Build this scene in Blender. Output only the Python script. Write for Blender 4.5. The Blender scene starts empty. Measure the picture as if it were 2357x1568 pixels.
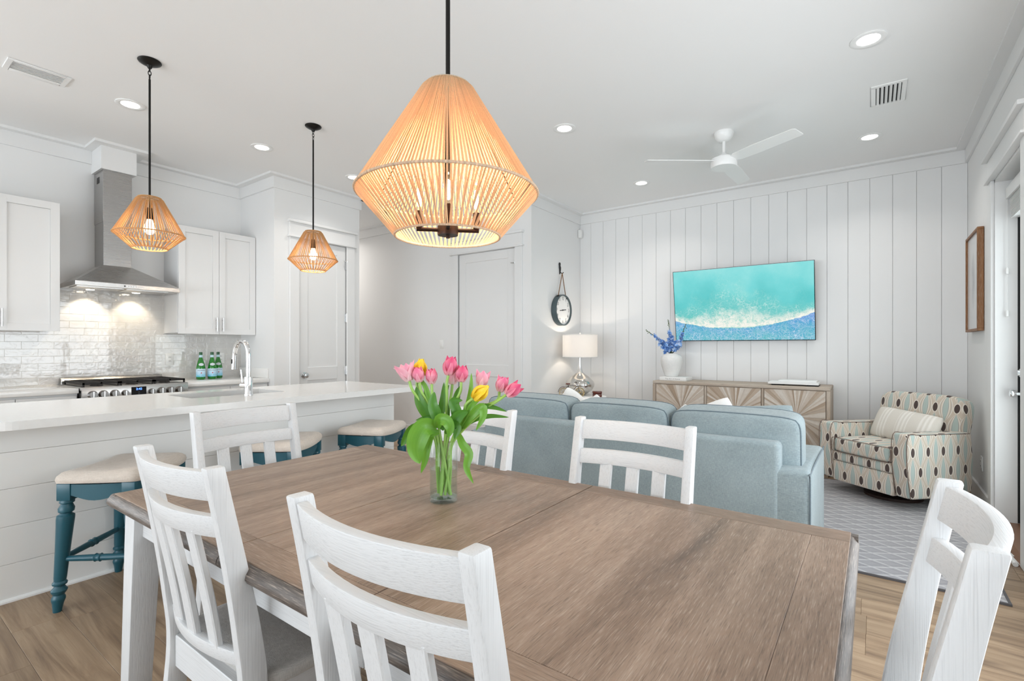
import bpy, bmesh, math, random
from mathutils import Vector, Matrix, Euler
random.seed(11)
S = bpy.context.scene
COL = S.collection
PI = math.pi
R = math.radians

# ------------------------------------------------------------------ camera
FPX, CX, CY, CAMH, YAW = 1144.6, 1178.5, 798.0, 1.25, R(35.92)
cd = bpy.data.cameras.new('camera')
cd.sensor_width = 36.0
cd.lens = FPX / 2357 * 36.0
cd.shift_y = (CY - 784.0) / 2357
cd.clip_start = 0.02
cam = bpy.data.objects.new('camera', cd)
COL.objects.link(cam)
cam.location = (0, 0, CAMH)
cam.rotation_euler = (R(90), 0, YAW)
S.camera = cam

# ------------------------------------------------------------------ world and daylight
S.view_settings.view_transform = 'Standard'
S.view_settings.look = 'None'
S.view_settings.gamma = 1.0
S.view_settings.use_curve_mapping = False
S.view_settings.exposure = 0.18
S.cycles.max_bounces = 6
S.cycles.diffuse_bounces = 5
S.cycles.glossy_bounces = 4
S.cycles.transparent_max_bounces = 8
S.cycles.adaptive_threshold = 0.10
S.cycles.caustics_reflective = False
S.cycles.caustics_refractive = False
S.cycles.sample_clamp_indirect = 6.0
S.cycles.use_denoising = True
w = bpy.data.worlds.new('world')
S.world = w
w.use_nodes = True
w.node_tree.nodes['Background'].inputs[0].default_value = (0.86, 0.93, 1.0, 1)
w.node_tree.nodes['Background'].inputs[1].default_value = 1.0

def area(name, loc, rot, sx, sy, power, col, spread=180):
    l = bpy.data.lights.new(name, 'AREA')
    l.shape = 'RECTANGLE'
    l.size, l.size_y, l.energy, l.color = sx, sy, power, col
    l.spread = R(spread)
    o = bpy.data.objects.new(name, l)
    COL.objects.link(o)
    o.location, o.rotation_euler = loc, rot
    return o

# daylight entering by the wide glass doors behind the camera and the windows of the right wall
area('daylight_back', (-2.4, -4.75, 1.42), (R(90), 0, 0), 5.6, 2.3, 70, (0.72, 0.87, 1.0))
# added fill, tilted up from the back opening to brighten the ceiling
area('ceiling_fill', (-2.4, -4.72, 1.0), (R(122), 0, 0), 5.6, 1.5, 86, (0.93, 0.97, 1.0), 130)
area('daylight_right', (0.95, 2.1, 1.25), (0, R(90), 0), 1.7, 2.5, 44, (0.90, 0.96, 1.0))
area('left_fill', (-5.98, -1.75, 1.55), (0, R(-90), 0), 1.5, 2.4, 34, (0.92, 0.97, 1.0))  # added fill from the unseen left, lifts the right wall and chair seats
area('daylight_garden_door', (0.95, 4.42, 1.25), (0, R(90), 0), 1.9, .6, 9, (0.92, 0.97, 1.0))

# ------------------------------------------------------------------ helpers
def ray(x, y):
    r = (x - CX) / FPX
    u = -(y - CY) / FPX
    c, s = math.cos(YAW), math.sin(YAW)
    return Vector((-s + r * c, c + r * s, u))

def P(x, y, X=None, Y=None, z=None, d=None):
    """the point of the room that stands at a measured place, on a plane X, Y or z or at a depth d"""
    v = ray(x, y)
    if X is not None: t = X / v.x
    elif Y is not None: t = Y / v.y
    elif z is not None: t = (z - CAMH) / v.z
    else: t = d
    return Vector((0, 0, CAMH)) + v * t

def wm(o):
    if o is None: return Matrix()
    if o.parent: return wm(o.parent) @ o.matrix_parent_inverse @ o.matrix_basis
    return o.matrix_basis.copy()

class MB:
    def __init__(s):
        s.v, s.f = [], []
    def add(s, vs, fs, M=None):
        n = len(s.v)
        for p in vs:
            p = Vector(p)
            s.v.append(M @ p if M is not None else p)
        for f in fs:
            s.f.append(tuple(i + n for i in f))
        return s
    def box(s, x0, x1, y0, y1, z0, z1, M=None):
        vs = [(x, y, z) for z in (z0, z1) for y in (y0, y1) for x in (x0, x1)]
        return s.add(vs, [(0, 2, 3, 1), (4, 5, 7, 6), (0, 1, 5, 4), (2, 6, 7, 3), (0, 4, 6, 2), (1, 3, 7, 5)], M)
    def taper(s, a, za, b, zb, M=None):
        """a, b = (x0,x1,y0,y1) rectangles at heights za, zb"""
        vs = [(x, y, za) for y in a[2:] for x in a[:2]] + [(x, y, zb) for y in b[2:] for x in b[:2]]
        return s.add(vs, [(0, 2, 3, 1), (4, 5, 7, 6), (0, 1, 5, 4), (2, 6, 7, 3), (0, 4, 6, 2), (1, 3, 7, 5)], M)
    def prism(s, poly, h0, h1, axis='z', M=None):
        n = len(poly)
        def pt(p, h):
            return {'z': (p[0], p[1], h), 'x': (h, p[0], p[1]), 'y': (p[0], h, p[1])}[axis]
        vs = [pt(p, h0) for p in poly] + [pt(p, h1) for p in poly]
        fs = [tuple(reversed(range(n))), tuple(range(n, 2 * n))]
        fs += [(i, (i + 1) % n, n + (i + 1) % n, n + i) for i in range(n)]
        return s.add(vs, fs, M)
    def loft(s, rings, closed=True, cap=True, M=None):
        n = len(rings[0]); vs = [p for r in rings for p in r]; fs = []
        for k in range(len(rings) - 1):
            for i in range(n if closed else n - 1):
                j = (i + 1) % n
                fs.append((k * n + i, k * n + j, (k + 1) * n + j, (k + 1) * n + i))
        if cap and closed:
            fs.append(tuple(reversed(range(n))))
            fs.append(tuple(range((len(rings) - 1) * n, len(rings) * n)))
        return s.add(vs, fs, M)
    def lathe(s, prof, n=24, c=(0, 0, 0), M=None, cap=True):
        rings = [[(c[0] + max(r, 1e-5) * math.cos(2 * PI * i / n), c[1] + max(r, 1e-5) * math.sin(2 * PI * i / n), c[2] + z)
                  for i in range(n)] for r, z in prof]
        return s.loft(rings, True, cap, M)
    def tube(s, pts, r, n=8, closed=False, M=None):
        pts = [Vector(p) for p in pts]; k = len(pts)
        rr = r if isinstance(r, (list, tuple)) else [r] * k
        rings = []; up = None
        for i in range(k):
            if closed: t = (pts[(i + 1) % k] - pts[i - 1])
            else: t = (pts[min(i + 1, k - 1)] - pts[max(i - 1, 0)])
            t = t.normalized() if t.length > 1e-9 else Vector((0, 0, 1))
            if up is None:
                up = Vector((0, 0, 1)) if abs(t.z) < 0.9 else Vector((1, 0, 0))
            a = t.cross(up)
            a = a.normalized() if a.length > 1e-6 else t.orthogonal().normalized()
            b = a.cross(t).normalized(); up = b
            rings.append([pts[i] + (a * math.cos(2 * PI * j / n) + b * math.sin(2 * PI * j / n)) * rr[i] for j in range(n)])
        if closed:
            m = len(rings); vs = [p for q in rings for p in q]; fs = []
            for q in range(m):
                for j in range(n):
                    jj = (j + 1) % n; qq = (q + 1) % m
                    fs.append((q * n + j, q * n + jj, qq * n + jj, qq * n + j))
            return s.add(vs, fs, M)
        return s.loft(rings, True, True, M)
    def soft(s, c, half, p=5.0, n=10, M=None, bulge=None):
        """box with cushioned edges: cube surface projected onto a p-norm ball"""
        for ax in range(3):
            for sg in (-1, 1):
                vs, fs = [], []
                for i in range(n + 1):
                    for j in range(n + 1):
                        a = math.sin((i / n - .5) * PI * .98) / math.sin(PI * .49)
                        b = math.sin((j / n - .5) * PI * .98) / math.sin(PI * .49)
                        q = [0, 0, 0]; q[ax] = sg; q[(ax + 1) % 3] = a; q[(ax + 2) % 3] = b
                        L = sum(abs(t) ** p for t in q) ** (1 / p)
                        q = [t / L for t in q]
                        if bulge: q = bulge(q)
                        vs.append((c[0] + q[0] * half[0], c[1] + q[1] * half[1], c[2] + q[2] * half[2]))
                for i in range(n):
                    for j in range(n):
                        o = i * (n + 1) + j
                        fs.append((o, o + n + 1, o + n + 2, o + 1) if sg > 0 else (o, o + 1, o + n + 2, o + n + 1))
                s.add(vs, fs, M)
        return s
    def sheet(s, rows, M=None):
        n = len(rows[0]); vs = [p for r in rows for p in r]
        fs = [(k * n + i, k * n + i + 1, (k + 1) * n + i + 1, (k + 1) * n + i) for k in range(len(rows) - 1) for i in range(n - 1)]
        return s.add(vs, fs, M)
    def mesh(s, name, bevel=0, seg=2, smooth=None, uv=False, merge=True):
        bm = bmesh.new()
        vs = [bm.verts.new(p) for p in s.v]
        for f in s.f:
            try: bm.faces.new([vs[i] for i in f])
            except ValueError: pass
        if merge: bmesh.ops.remove_doubles(bm, verts=bm.verts, dist=2e-5)
        bmesh.ops.recalc_face_normals(bm, faces=bm.faces)
        if bevel:
            es = [e for e in bm.edges if len(e.link_faces) == 2 and e.calc_face_angle(0) > 0.5]
            bmesh.ops.bevel(bm, geom=es, offset=bevel, segments=seg, profile=.5, affect='EDGES', clamp_overlap=True)
        if uv:
            L = bm.loops.layers.uv.new('UVMap')
            for f in bm.faces:
                nx, ny, nz = (abs(t) for t in f.normal)
                for l in f.loops:
                    c = l.vert.co
                    if nz >= nx and nz >= ny: l[L].uv = (c.x, c.y)
                    elif ny >= nx: l[L].uv = (c.x, c.z)
                    else: l[L].uv = (c.y, c.z)
        me = bpy.data.meshes.new(name)
        bm.to_mesh(me); bm.free()
        if smooth is None: smooth = bool(bevel)
        if smooth:
            me.polygons.foreach_set('use_smooth', [True] * len(me.polygons))
            me.set_sharp_from_angle(angle=R(smooth if not isinstance(smooth, bool) else (25 if bevel and seg < 3 else 42)))
        return me
    def build(s, name, mat, parent=None, world=True, **k):
        return link(name, s.mesh(name, **k), mat, parent, world)

def link(name, me, mat, parent=None, world=True):
    if mat is not None and not me.materials: me.materials.append(mat)
    o = bpy.data.objects.new(name, me)
    COL.objects.link(o)
    if parent is not None:
        o.parent = parent
        if world: o.matrix_parent_inverse = wm(parent).inverted()
    return o

def tag(o, label=None, cat=None, group=None, kind=None):
    if label: o['label'] = label
    if cat: o['category'] = cat
    if group: o['group'] = group
    if kind: o['kind'] = kind
    return o

def thing(name, label, cat, loc=(0, 0, 0), rz=0.0, group=None):
    o = bpy.data.objects.new(name, None)
    COL.objects.link(o)
    o.location = loc; o.rotation_euler = (0, 0, rz); o.empty_display_size = 0.1
    return tag(o, label, cat, group)

def struct(name, mb, mat, parent=None, **k):
    o = mb.build(name, mat, parent, **k)
    if parent is None: o['kind'] = 'structure'
    return o

def copy_tree(o, parent=None):
    c = o.copy(); COL.objects.link(c)
    if parent is not None: c.parent = parent
    for ch in list(o.children): copy_tree(ch, c)
    return c

def bez(p0, p1, p2, p3, n=10):
    p0, p1, p2, p3 = (Vector(p) for p in (p0, p1, p2, p3))
    return [p0 * (1 - t) ** 3 + p1 * 3 * t * (1 - t) ** 2 + p2 * 3 * t * t * (1 - t) + p3 * t ** 3 for t in (i / n for i in range(n + 1))]

def smoothpath(pts, n=6):
    pts = [Vector(p) for p in pts]; out = []
    for i in range(len(pts) - 1):
        a = pts[max(i - 1, 0)]; b = pts[i]; c = pts[i + 1]; d = pts[min(i + 2, len(pts) - 1)]
        for k in range(n):
            t = k / n
            out.append(.5 * ((2 * b) + (c - a) * t + (2 * a - 5 * b + 4 * c - d) * t * t + (3 * b - a - 3 * c + d) * t ** 3))
    out.append(pts[-1])
    return out

def ring(r, z, n=40, c=(0, 0)):
    return [(c[0] + r * math.cos(2 * PI * i / n), c[1] + r * math.sin(2 * PI * i / n), z) for i in range(n)]

def text_mb(txt, size, align='CENTER', depth=0.0):
    cu = bpy.data.curves.new('lettering', 'FONT')
    cu.body = txt; cu.size = size; cu.align_x = align; cu.align_y = 'CENTER'; cu.extrude = depth; cu.resolution_u = 3
    o = bpy.data.objects.new('lettering', cu); COL.objects.link(o)
    dg = bpy.context.evaluated_depsgraph_get()
    me = bpy.data.meshes.new_from_object(o.evaluated_get(dg))
    mb = MB(); mb.add([v.co.copy() for v in me.vertices], [tuple(p.vertices) for p in me.polygons])
    bpy.data.objects.remove(o); bpy.data.curves.remove(cu); bpy.data.meshes.remove(me)
    return mb

def grid_uv(o, n):
    """UV of a single sheet whose rows hold n points: u runs -1..1 across, v 0..1 along"""
    me = o.data; rows = len(me.vertices) // n
    L = me.uv_layers.new(name='UVMap')
    for l in me.loops:
        r, c = divmod(l.vertex_index, n)
        L.data[l.index].uv = (c / (n - 1) * 2 - 1, r / max(1, rows - 1))
    return o

def mapped(mb, fn):
    m = MB(); m.v = [Vector(fn(p)) for p in mb.v]; m.f = list(mb.f)
    return m

# ------------------------------------------------------------------ materials
def srgb(r, g, b):
    f = lambda c: (c / 255 / 12.92) if c / 255 <= .04045 else ((c / 255 + .055) / 1.055) ** 2.4
    return (f(r), f(g), f(b), 1)

class NT:
    def __init__(s, name):
        s.m = bpy.data.materials.new(name); s.m.use_nodes = True
        s.t = s.m.node_tree; s.b = s.t.nodes['Principled BSDF']; s.out = s.t.nodes['Material Output']
    def n(s, typ, props=None, **ins):
        nd = s.t.nodes.new(typ)
        for k, v in (props or {}).items(): setattr(nd, k, v)
        for k, v in ins.items():
            key = int(k[1:]) if k[0] == 'i' and k[1:].isdigit() else k.replace('_', ' ')
            s.set(nd.inputs[key], v)
        return nd
    def set(s, sock, v):
        if isinstance(v, bpy.types.NodeSocket): s.t.links.new(v, sock)
        else: sock.default_value = v
    def math(s, op, a, b=0.0, c=0.0, clamp=False):
        nd = s.t.nodes.new('ShaderNodeMath'); nd.operation = op; nd.use_clamp = clamp
        s.set(nd.inputs[0], a); s.set(nd.inputs[1], b); s.set(nd.inputs[2], c)
        return nd.outputs[0]
    def mix(s, f, a, b, mode='MIX'):
        nd = s.t.nodes.new('ShaderNodeMix'); nd.data_type = 'RGBA'; nd.blend_type = mode
        s.set(nd.inputs[0], f); s.set(nd.inputs[6], a); s.set(nd.inputs[7], b)
        return nd.outputs[2]
    def ramp(s, f, stops, interp='LINEAR'):
        nd = s.t.nodes.new('ShaderNodeValToRGB'); cr = nd.color_ramp; cr.interpolation = interp
        while len(cr.elements) < len(stops): cr.elements.new(.5)
        for e, (p, c) in zip(cr.elements, stops):
            e.position = p; e.color = c if len(c) == 4 else (*c, 1)
        s.set(nd.inputs[0], f)
        return nd.outputs[0]
    def coord(s, kind='Object'):
        return s.t.nodes.new('ShaderNodeTexCoord').outputs[kind]
    def mapping(s, v, scale=(1, 1, 1), loc=(0, 0, 0), rot=(0, 0, 0)):
        return s.n('ShaderNodeMapping', i0=v, Scale=scale, Location=loc, Rotation=rot).outputs[0]
    def noise(s, v, scale, detail=3, rough=.5, dist=0.0):
        return s.n('ShaderNodeTexNoise', Vector=v, Scale=scale, Detail=detail, Roughness=rough, Distortion=dist).outputs[0]
    def bump(s, h, strength=.3, dist=.01):
        nd = s.n('ShaderNodeBump', Height=h, Strength=strength, Distance=dist)
        s.t.links.new(nd.outputs[0], s.b.inputs['Normal'])
    def base(s, col=None, rough=None, metal=None, **k):
        if col is not None: s.set(s.b.inputs['Base Color'], col)
        if rough is not None: s.set(s.b.inputs['Roughness'], rough)
        if metal is not None: s.set(s.b.inputs['Metallic'], metal)
        for a, v in k.items(): s.set(s.b.inputs[a.replace('_', ' ')], v)
        return s
    def grey(s, v):
        return (v, v, v, 1)

def simple(name, col, rough=.5, metal=0.0, noise=None, bump=None, **k):
    t = NT(name); c = col
    if noise:
        f = t.noise(t.coord(), noise[0], 3)
        c = t.mix(f, tuple(x * (1 - noise[1]) for x in col[:3]) + (1,), tuple(min(1, x * (1 + noise[1])) for x in col[:3]) + (1,))
    t.base(c, rough, metal, **k)
    if bump: t.bump(t.noise(t.coord(), bump[0], 3), bump[1], bump[2])
    return t.m

MT = {}
MT['wall'] = simple('wall paint', (.80, .80, .795, 1), .55, bump=(180, .06, .002))
MT['ceil'] = simple('ceiling paint', (.87, .87, .865, 1), .7, bump=(150, .06, .002))
MT['trim'] = simple('trim paint', (.79, .79, .785, 1), .35)
MT['board'] = simple('painted boards', (.80, .80, .797, 1), .42)
MT['cab'] = simple('cabinet paint', (.75, .75, .745, 1), .35)
MT['shiplap'] = simple('shiplap paint', (.92, .92, .905, 1), .4)
MT['quartz'] = simple('quartz', (.83, .82, .80, 1), .10, noise=(60, .03))
MT['chrome'] = simple('chrome', (.85, .86, .87, 1), .06, 1.0)
MT['nickel'] = simple('satin nickel', (.70, .70, .70, 1), .25, 1.0)
MT['black'] = simple('black metal', (.012, .011, .010, 1), .38, .6)
MT['bronze'] = simple('dark bronze', (.035, .018, .013, 1), .40, .7)
MT['iron'] = simple('cast iron', (.018, .015, .014, 1), .55, .3)
MT['dark'] = simple('dark gap', (.01, .01, .01, 1), .8)
MT['white'] = simple('white enamel', (.85, .85, .84, 1), .3)
MT['plastic'] = simple('white plastic', (.84, .84, .82, 1), .35)
MT['teal'] = simple('teal paint', srgb(30, 84, 98), .32)
MT['brown'] = simple('polished walnut box', srgb(92, 38, 22), .25)
MT['gold'] = simple('aged brass', (.55, .40, .18, 1), .3, 1.0)
MT['ceramic'] = simple('crackled ceramic', (.80, .79, .77, 1), .7, noise=(40, .05), bump=(55, .5, .008))
MT['paper'] = simple('white paper', (.83, .83, .82, 1), .6)
MT['pages'] = simple('book pages', (.78, .76, .72, 1), .8)
MT['ink'] = simple('black ink', (.015, .015, .015, 1), .6)
MT['greyink'] = simple('grey ink', (.32, .32, .32, 1), .6)
MT['slate'] = simple('slate painted metal', srgb(70, 84, 88), .45)
MT['rope_thin'] = simple('hanging rope', srgb(132, 98, 66), .9)
MT['brownpipe'] = simple('brown piping', srgb(122, 104, 94), .8)
MT['leather'] = simple('dark leather', (.03, .012, .008, 1), .5)
MT['threshold'] = simple('oak threshold', srgb(120, 84, 60), .4, noise=(14, .12))
MT['seal'] = simple('black weather seal', (.006, .006, .006, 1), .7)
MT['stem'] = simple('tulip stem', srgb(150, 190, 92), .45)
MT['dstem'] = simple('delphinium stem', srgb(52, 72, 34), .6)
MT['bud'] = simple('green bud', srgb(96, 110, 62), .6)

def steel(name, col, axis):
    t = NT(name)
    sc = {'y': (400, 4, 400), 'z': (300, 300, 3), 'x': (4, 400, 400)}[axis]
    n = t.noise(t.mapping(t.coord(), sc), 1.0, 2)
    t.base(t.mix(n, tuple(c * .93 for c in col) + (1,), tuple(min(1, c * 1.06) for c in col) + (1,)), t.math('MULTIPLY_ADD', n, .10, .22), 1.0)
    t.bump(n, .08, .002)
    return t.m
MT['steel'] = steel('brushed steel', (.56, .545, .53), 'y')
MT['knob'] = simple('dark satin steel', (.26, .25, .24, 1), .28, 1.0)
MT['steel_flue'] = steel('brushed steel flue', (.42, .41, .40), 'y')

def tile():
    t = NT('glazed tile')
    r = t.n('ShaderNodeObjectInfo').outputs['Random']
    off = t.n('ShaderNodeCombineXYZ', X=t.math('MULTIPLY', r, 31.0), Y=t.math('MULTIPLY', r, 17.0), Z=r).outputs[0]
    v = t.n('ShaderNodeVectorMath', {'operation': 'ADD'}, i0=t.coord(), i1=off).outputs[0]
    n = t.noise(v, 22, 1, .5, .8); n2 = t.noise(v, 9, 1)
    t.base(t.mix(r, srgb(206, 203, 200), srgb(212, 210, 206)), .03, Coat_Weight=1.0, Coat_Roughness=.015, Coat_IOR=1.6)
    t.bump(t.math('ADD', n, t.math('MULTIPLY', n2, 1.5)), .30, .011)
    return t.m
MT['tile'] = tile()
MT['grout'] = simple('grout', srgb(222, 219, 214), .9)

def plank():
    t = NT('floor plank wood')
    r = t.n('ShaderNodeObjectInfo').outputs['Random']
    off = t.n('ShaderNodeCombineXYZ', X=t.math('MULTIPLY', r, 53.0), Y=t.math('MULTIPLY', r, 29.0), Z=t.math('MULTIPLY', r, 7.0)).outputs[0]
    v = t.n('ShaderNodeVectorMath', {'operation': 'ADD'}, i0=t.coord(), i1=off).outputs[0]
    wob = t.noise(t.mapping(v, (1.6, 5, 5)), 1.0, 2)
    g = t.noise(t.mapping(v, (1.1, 13, 13)), 1.0, 6, .62, 1.4)
    fine = t.noise(t.mapping(v, (5, 140, 140)), 1.0, 3, .6)
    c = t.ramp(g, [(.28, srgb(88, 70, 55)), (.42, srgb(130, 107, 84)), (.55, srgb(158, 134, 108)), (.75, srgb(180, 157, 130))])
    knot = t.ramp(t.noise(t.mapping(v, (2.4, 6.5, 6.5)), 1.0, 2), [(.26, (1, 1, 1)), (.36, (0, 0, 0))])
    c = t.mix(t.math('MULTIPLY', knot, .75), c, srgb(92, 70, 56))
    c = t.mix(t.math('MULTIPLY', fine, .35), c, srgb(112, 90, 72))
    tone = t.math('MULTIPLY_ADD', r, .34, .84)
    c = t.mix(1.0, c, t.n('ShaderNodeCombineColor', Red=tone, Green=tone, Blue=tone).outputs[0], 'MULTIPLY')
    c = t.mix(t.math('MULTIPLY', wob, .25), c, srgb(164, 142, 116))
    t.base(c, t.math('MULTIPLY_ADD', fine, .15, .36))
    t.bump(t.math('ADD', fine, g), .12, .004)
    return t.m
MT['plank'] = plank()

def wood(name, axis, stops, fine_dark=.5, rough=.4, sc=1.0, bumpk=.25):
    t = NT(name); v = t.coord()
    def S3(a, b): return {'x': (a, b, b), 'y': (b, a, b), 'z': (b, b, a)}[axis]
    g = t.noise(t.mapping(v, S3(1.3 * sc, 16 * sc)), 1.0, 5, .6, .8)
    band = t.noise(t.mapping(v, S3(.5 * sc, 5 * sc)), 1.0, 2)
    fine = t.noise(t.mapping(v, S3(22 * sc, 480 * sc)), 1.0, 2, .6)
    c = t.ramp(t.math('ADD', t.math('MULTIPLY', g, .6), t.math('MULTIPLY', band, .4)), stops)
    pale = t.ramp(fine, [(.56, (0, 0, 0)), (.72, (1, 1, 1))])
    dark = t.ramp(fine, [(.30, (1, 1, 1)), (.46, (0, 0, 0))])
    c = t.mix(t.math('MULTIPLY', dark, fine_dark), c, tuple(x * .45 for x in stops[0][1][:3]) + (1,))
    c = t.mix(t.math('MULTIPLY', pale, .36), c, srgb(206, 190, 174))
    t.base(c, rough)
    t.bump(fine, bumpk, .003)
    return t.m
TB = [(.30, srgb(104, 85, 70)), (.45, srgb(137, 114, 96)), (.56, srgb(155, 132, 114)), (.72, srgb(170, 149, 131))]
MT['table_y'] = wood('table oak grain across', 'y', TB)
MT['table_x'] = wood('table oak grain along', 'x', [(a, tuple(x * .98 for x in b[:3]) + (1,)) for a, b in TB])
EB = [(.3, srgb(66, 58, 53)), (.5, srgb(100, 91, 85)), (.7, srgb(142, 132, 124))]
MT['edge_x'] = wood('table edge along', 'x', EB, .6)
MT['edge_y'] = wood('table edge across', 'y', EB, .6)
SB = [(.3, srgb(146, 126, 108)), (.5, srgb(182, 166, 150)), (.7, srgb(206, 196, 184))]
MT['sb_x'] = wood('weathered wood along', 'x', SB, .4, .6)
MT['sb_z'] = wood('weathered wood upright', 'z', SB, .4, .6)
MT['frame_wood'] = wood('walnut frame', 'z', [(.3, srgb(92, 58, 30)), (.5, srgb(132, 88, 50)), (.7, srgb(156, 110, 66))], .4, .5)

def strip():
    t = NT('sunburst strip wood')
    r = t.n('ShaderNodeObjectInfo').outputs['Random']
    v = t.coord()
    n = t.noise(v, 34, 4, .6)
    c = t.ramp(r, [(0, srgb(168, 146, 124)), (.25, srgb(192, 173, 154)), (.6, srgb(210, 196, 182)), (1, srgb(228, 220, 210))])
    c = t.mix(t.math('MULTIPLY', n, .40), c, srgb(160, 138, 118))
    t.base(c, .6); t.bump(n, .3, .004)
    return t.m
MT['strip'] = strip()

def whitewash(name, axis):
    t = NT(name); v = t.coord()
    def S3(a, b): return {'x': (a, b, b), 'y': (b, a, b), 'z': (b, b, a)}[axis]
    fine = t.noise(t.mapping(v, S3(7, 420)), 1.0, 2, .6)
    med = t.noise(t.mapping(v, S3(2, 22)), 1.0, 3, .6)
    worn = t.ramp(t.noise(v, 9, 3), [(.60, (0, 0, 0)), (.78, (1, 1, 1))])
    c = t.mix(t.math('MULTIPLY', t.ramp(fine, [(.30, (1, 1, 1)), (.48, (0, 0, 0))]), .30), (.70, .705, .71, 1), srgb(172, 172, 173))
    c = t.mix(t.math('MULTIPLY', med, .08), c, srgb(205, 205, 206))
    c = t.mix(t.math('MULTIPLY', worn, .07), c, srgb(170, 168, 164))
    t.base(c, .42); t.bump(fine, .30, .002)
    return t.m
MT['ww_x'] = whitewash('white brushed oak along', 'x')
MT['ww_y'] = whitewash('white brushed oak across', 'y')
MT['ww_z'] = whitewash('white brushed oak upright', 'z')

def cloth(name, c1, c2, scale=420, rough=.95, bumpk=.35, sheen=.2):
    t = NT(name); v = t.coord()
    a = t.noise(t.mapping(v, (1, 1, .12)), scale, 1); b = t.noise(t.mapping(v, (.12, .12, 1)), scale, 1)
    big = t.noise(v, 6, 2)
    f = t.math('MULTIPLY_ADD', big, .25, t.math('MULTIPLY', t.math('ADD', a, b), .38), clamp=True)
    t.base(t.mix(t.ramp(f, [(.3, (0, 0, 0)), (.7, (1, 1, 1))]), c1, c2), rough, Sheen_Weight=sheen)
    t.bump(t.math('ADD', a, b), bumpk, .002)
    return t.m
MT['sofa'] = cloth('blue grey tweed', srgb(118, 132, 136), srgb(160, 173, 176), 520)
MT['sofa_pipe'] = cloth('blue grey piping', srgb(84, 98, 106), srgb(108, 122, 130), 520)
MT['seat'] = cloth('grey linen', srgb(164, 160, 155), srgb(198, 194, 189), 620)
MT['linen'] = cloth('oatmeal linen', srgb(196, 184, 172), srgb(220, 209, 198), 300)
MT['whitefab'] = cloth('white cotton', srgb(222, 221, 218), srgb(238, 237, 235), 300)
MT['greyfab'] = cloth('grey cotton', srgb(120, 122, 124), srgb(150, 152, 154), 300)

def stripes():
    t = NT('cream striped weave'); v = t.coord()
    x = t.n('ShaderNodeSeparateXYZ', i0=v).outputs[0]
    sgn = t.math('SINE', t.math('MULTIPLY', x, 210.0))
    zone = t.math('GREATER_THAN', t.math('SINE', t.math('MULTIPLY_ADD', x, 38.0, .6)), -.1)
    n = t.noise(v, 260, 1)
    f = t.math('MULTIPLY', t.math('MULTIPLY_ADD', sgn, .5, .5), zone)
    t.base(t.mix(t.math('MULTIPLY', f, .8), srgb(218, 212, 203), srgb(238, 234, 228)), .95)
    t.bump(t.math('ADD', t.math('MULTIPLY', f, .8), n), .5, .004)
    return t.m
MT['stripes'] = stripes()

def ogee():
    """printed upholstery: staggered pointed ovals ringed by braided cords, dark lozenges where the cords cross"""
    t = NT('ogee print upholstery')
    sp = t.n('ShaderNodeSeparateXYZ', i0=t.n('ShaderNodeUVMap').outputs[0])
    def cell(off):
        a = t.math('ABSOLUTE', t.math('SUBTRACT', t.math('FRACT', t.math('MULTIPLY_ADD', sp.outputs[0], 1 / .150, off)), .5))
        b = t.math('ABSOLUTE', t.math('SUBTRACT', t.math('FRACT', t.math('MULTIPLY_ADD', sp.outputs[1], 1 / .300, off)), .5))
        co = t.math('MAXIMUM', t.math('COSINE', t.math('MULTIPLY', b, PI * 1.24)), .02)
        return t.math('DIVIDE', t.math('ADD', a, .03), co)
    m = t.math('MINIMUM', cell(.5), cell(.0))
    beige, cream, grey, blue, brown = srgb(204, 190, 174), srgb(228, 221, 210), srgb(164, 156, 150), srgb(178, 192, 186), srgb(78, 64, 60)
    c = t.ramp(m, [(0, blue), (.150, grey), (.172, cream), (.225, beige), (.29, grey), (.312, cream), (.36, beige)], 'CONSTANT')
    pq = t.math('MULTIPLY', t.math('ABSOLUTE', t.math('SUBTRACT', t.math('COSINE', t.math('MULTIPLY', sp.outputs[0], 2 * PI / .150)), t.math('COSINE', t.math('MULTIPLY', sp.outputs[1], 2 * PI / .300)))), .5)
    c = t.mix(t.math('MULTIPLY', t.math('GREATER_THAN', m, .375), t.math('GREATER_THAN', pq, .80)), c, cream)
    c = t.mix(t.math('MULTIPLY', t.math('GREATER_THAN', m, .405), t.math('GREATER_THAN', pq, .87)), c, brown)
    n = t.noise(t.coord(), 320, 1)
    t.base(c, .9, Sheen_Weight=.15); t.bump(n, .3, .002)
    return t.m
MT['ogee'] = ogee()

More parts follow.
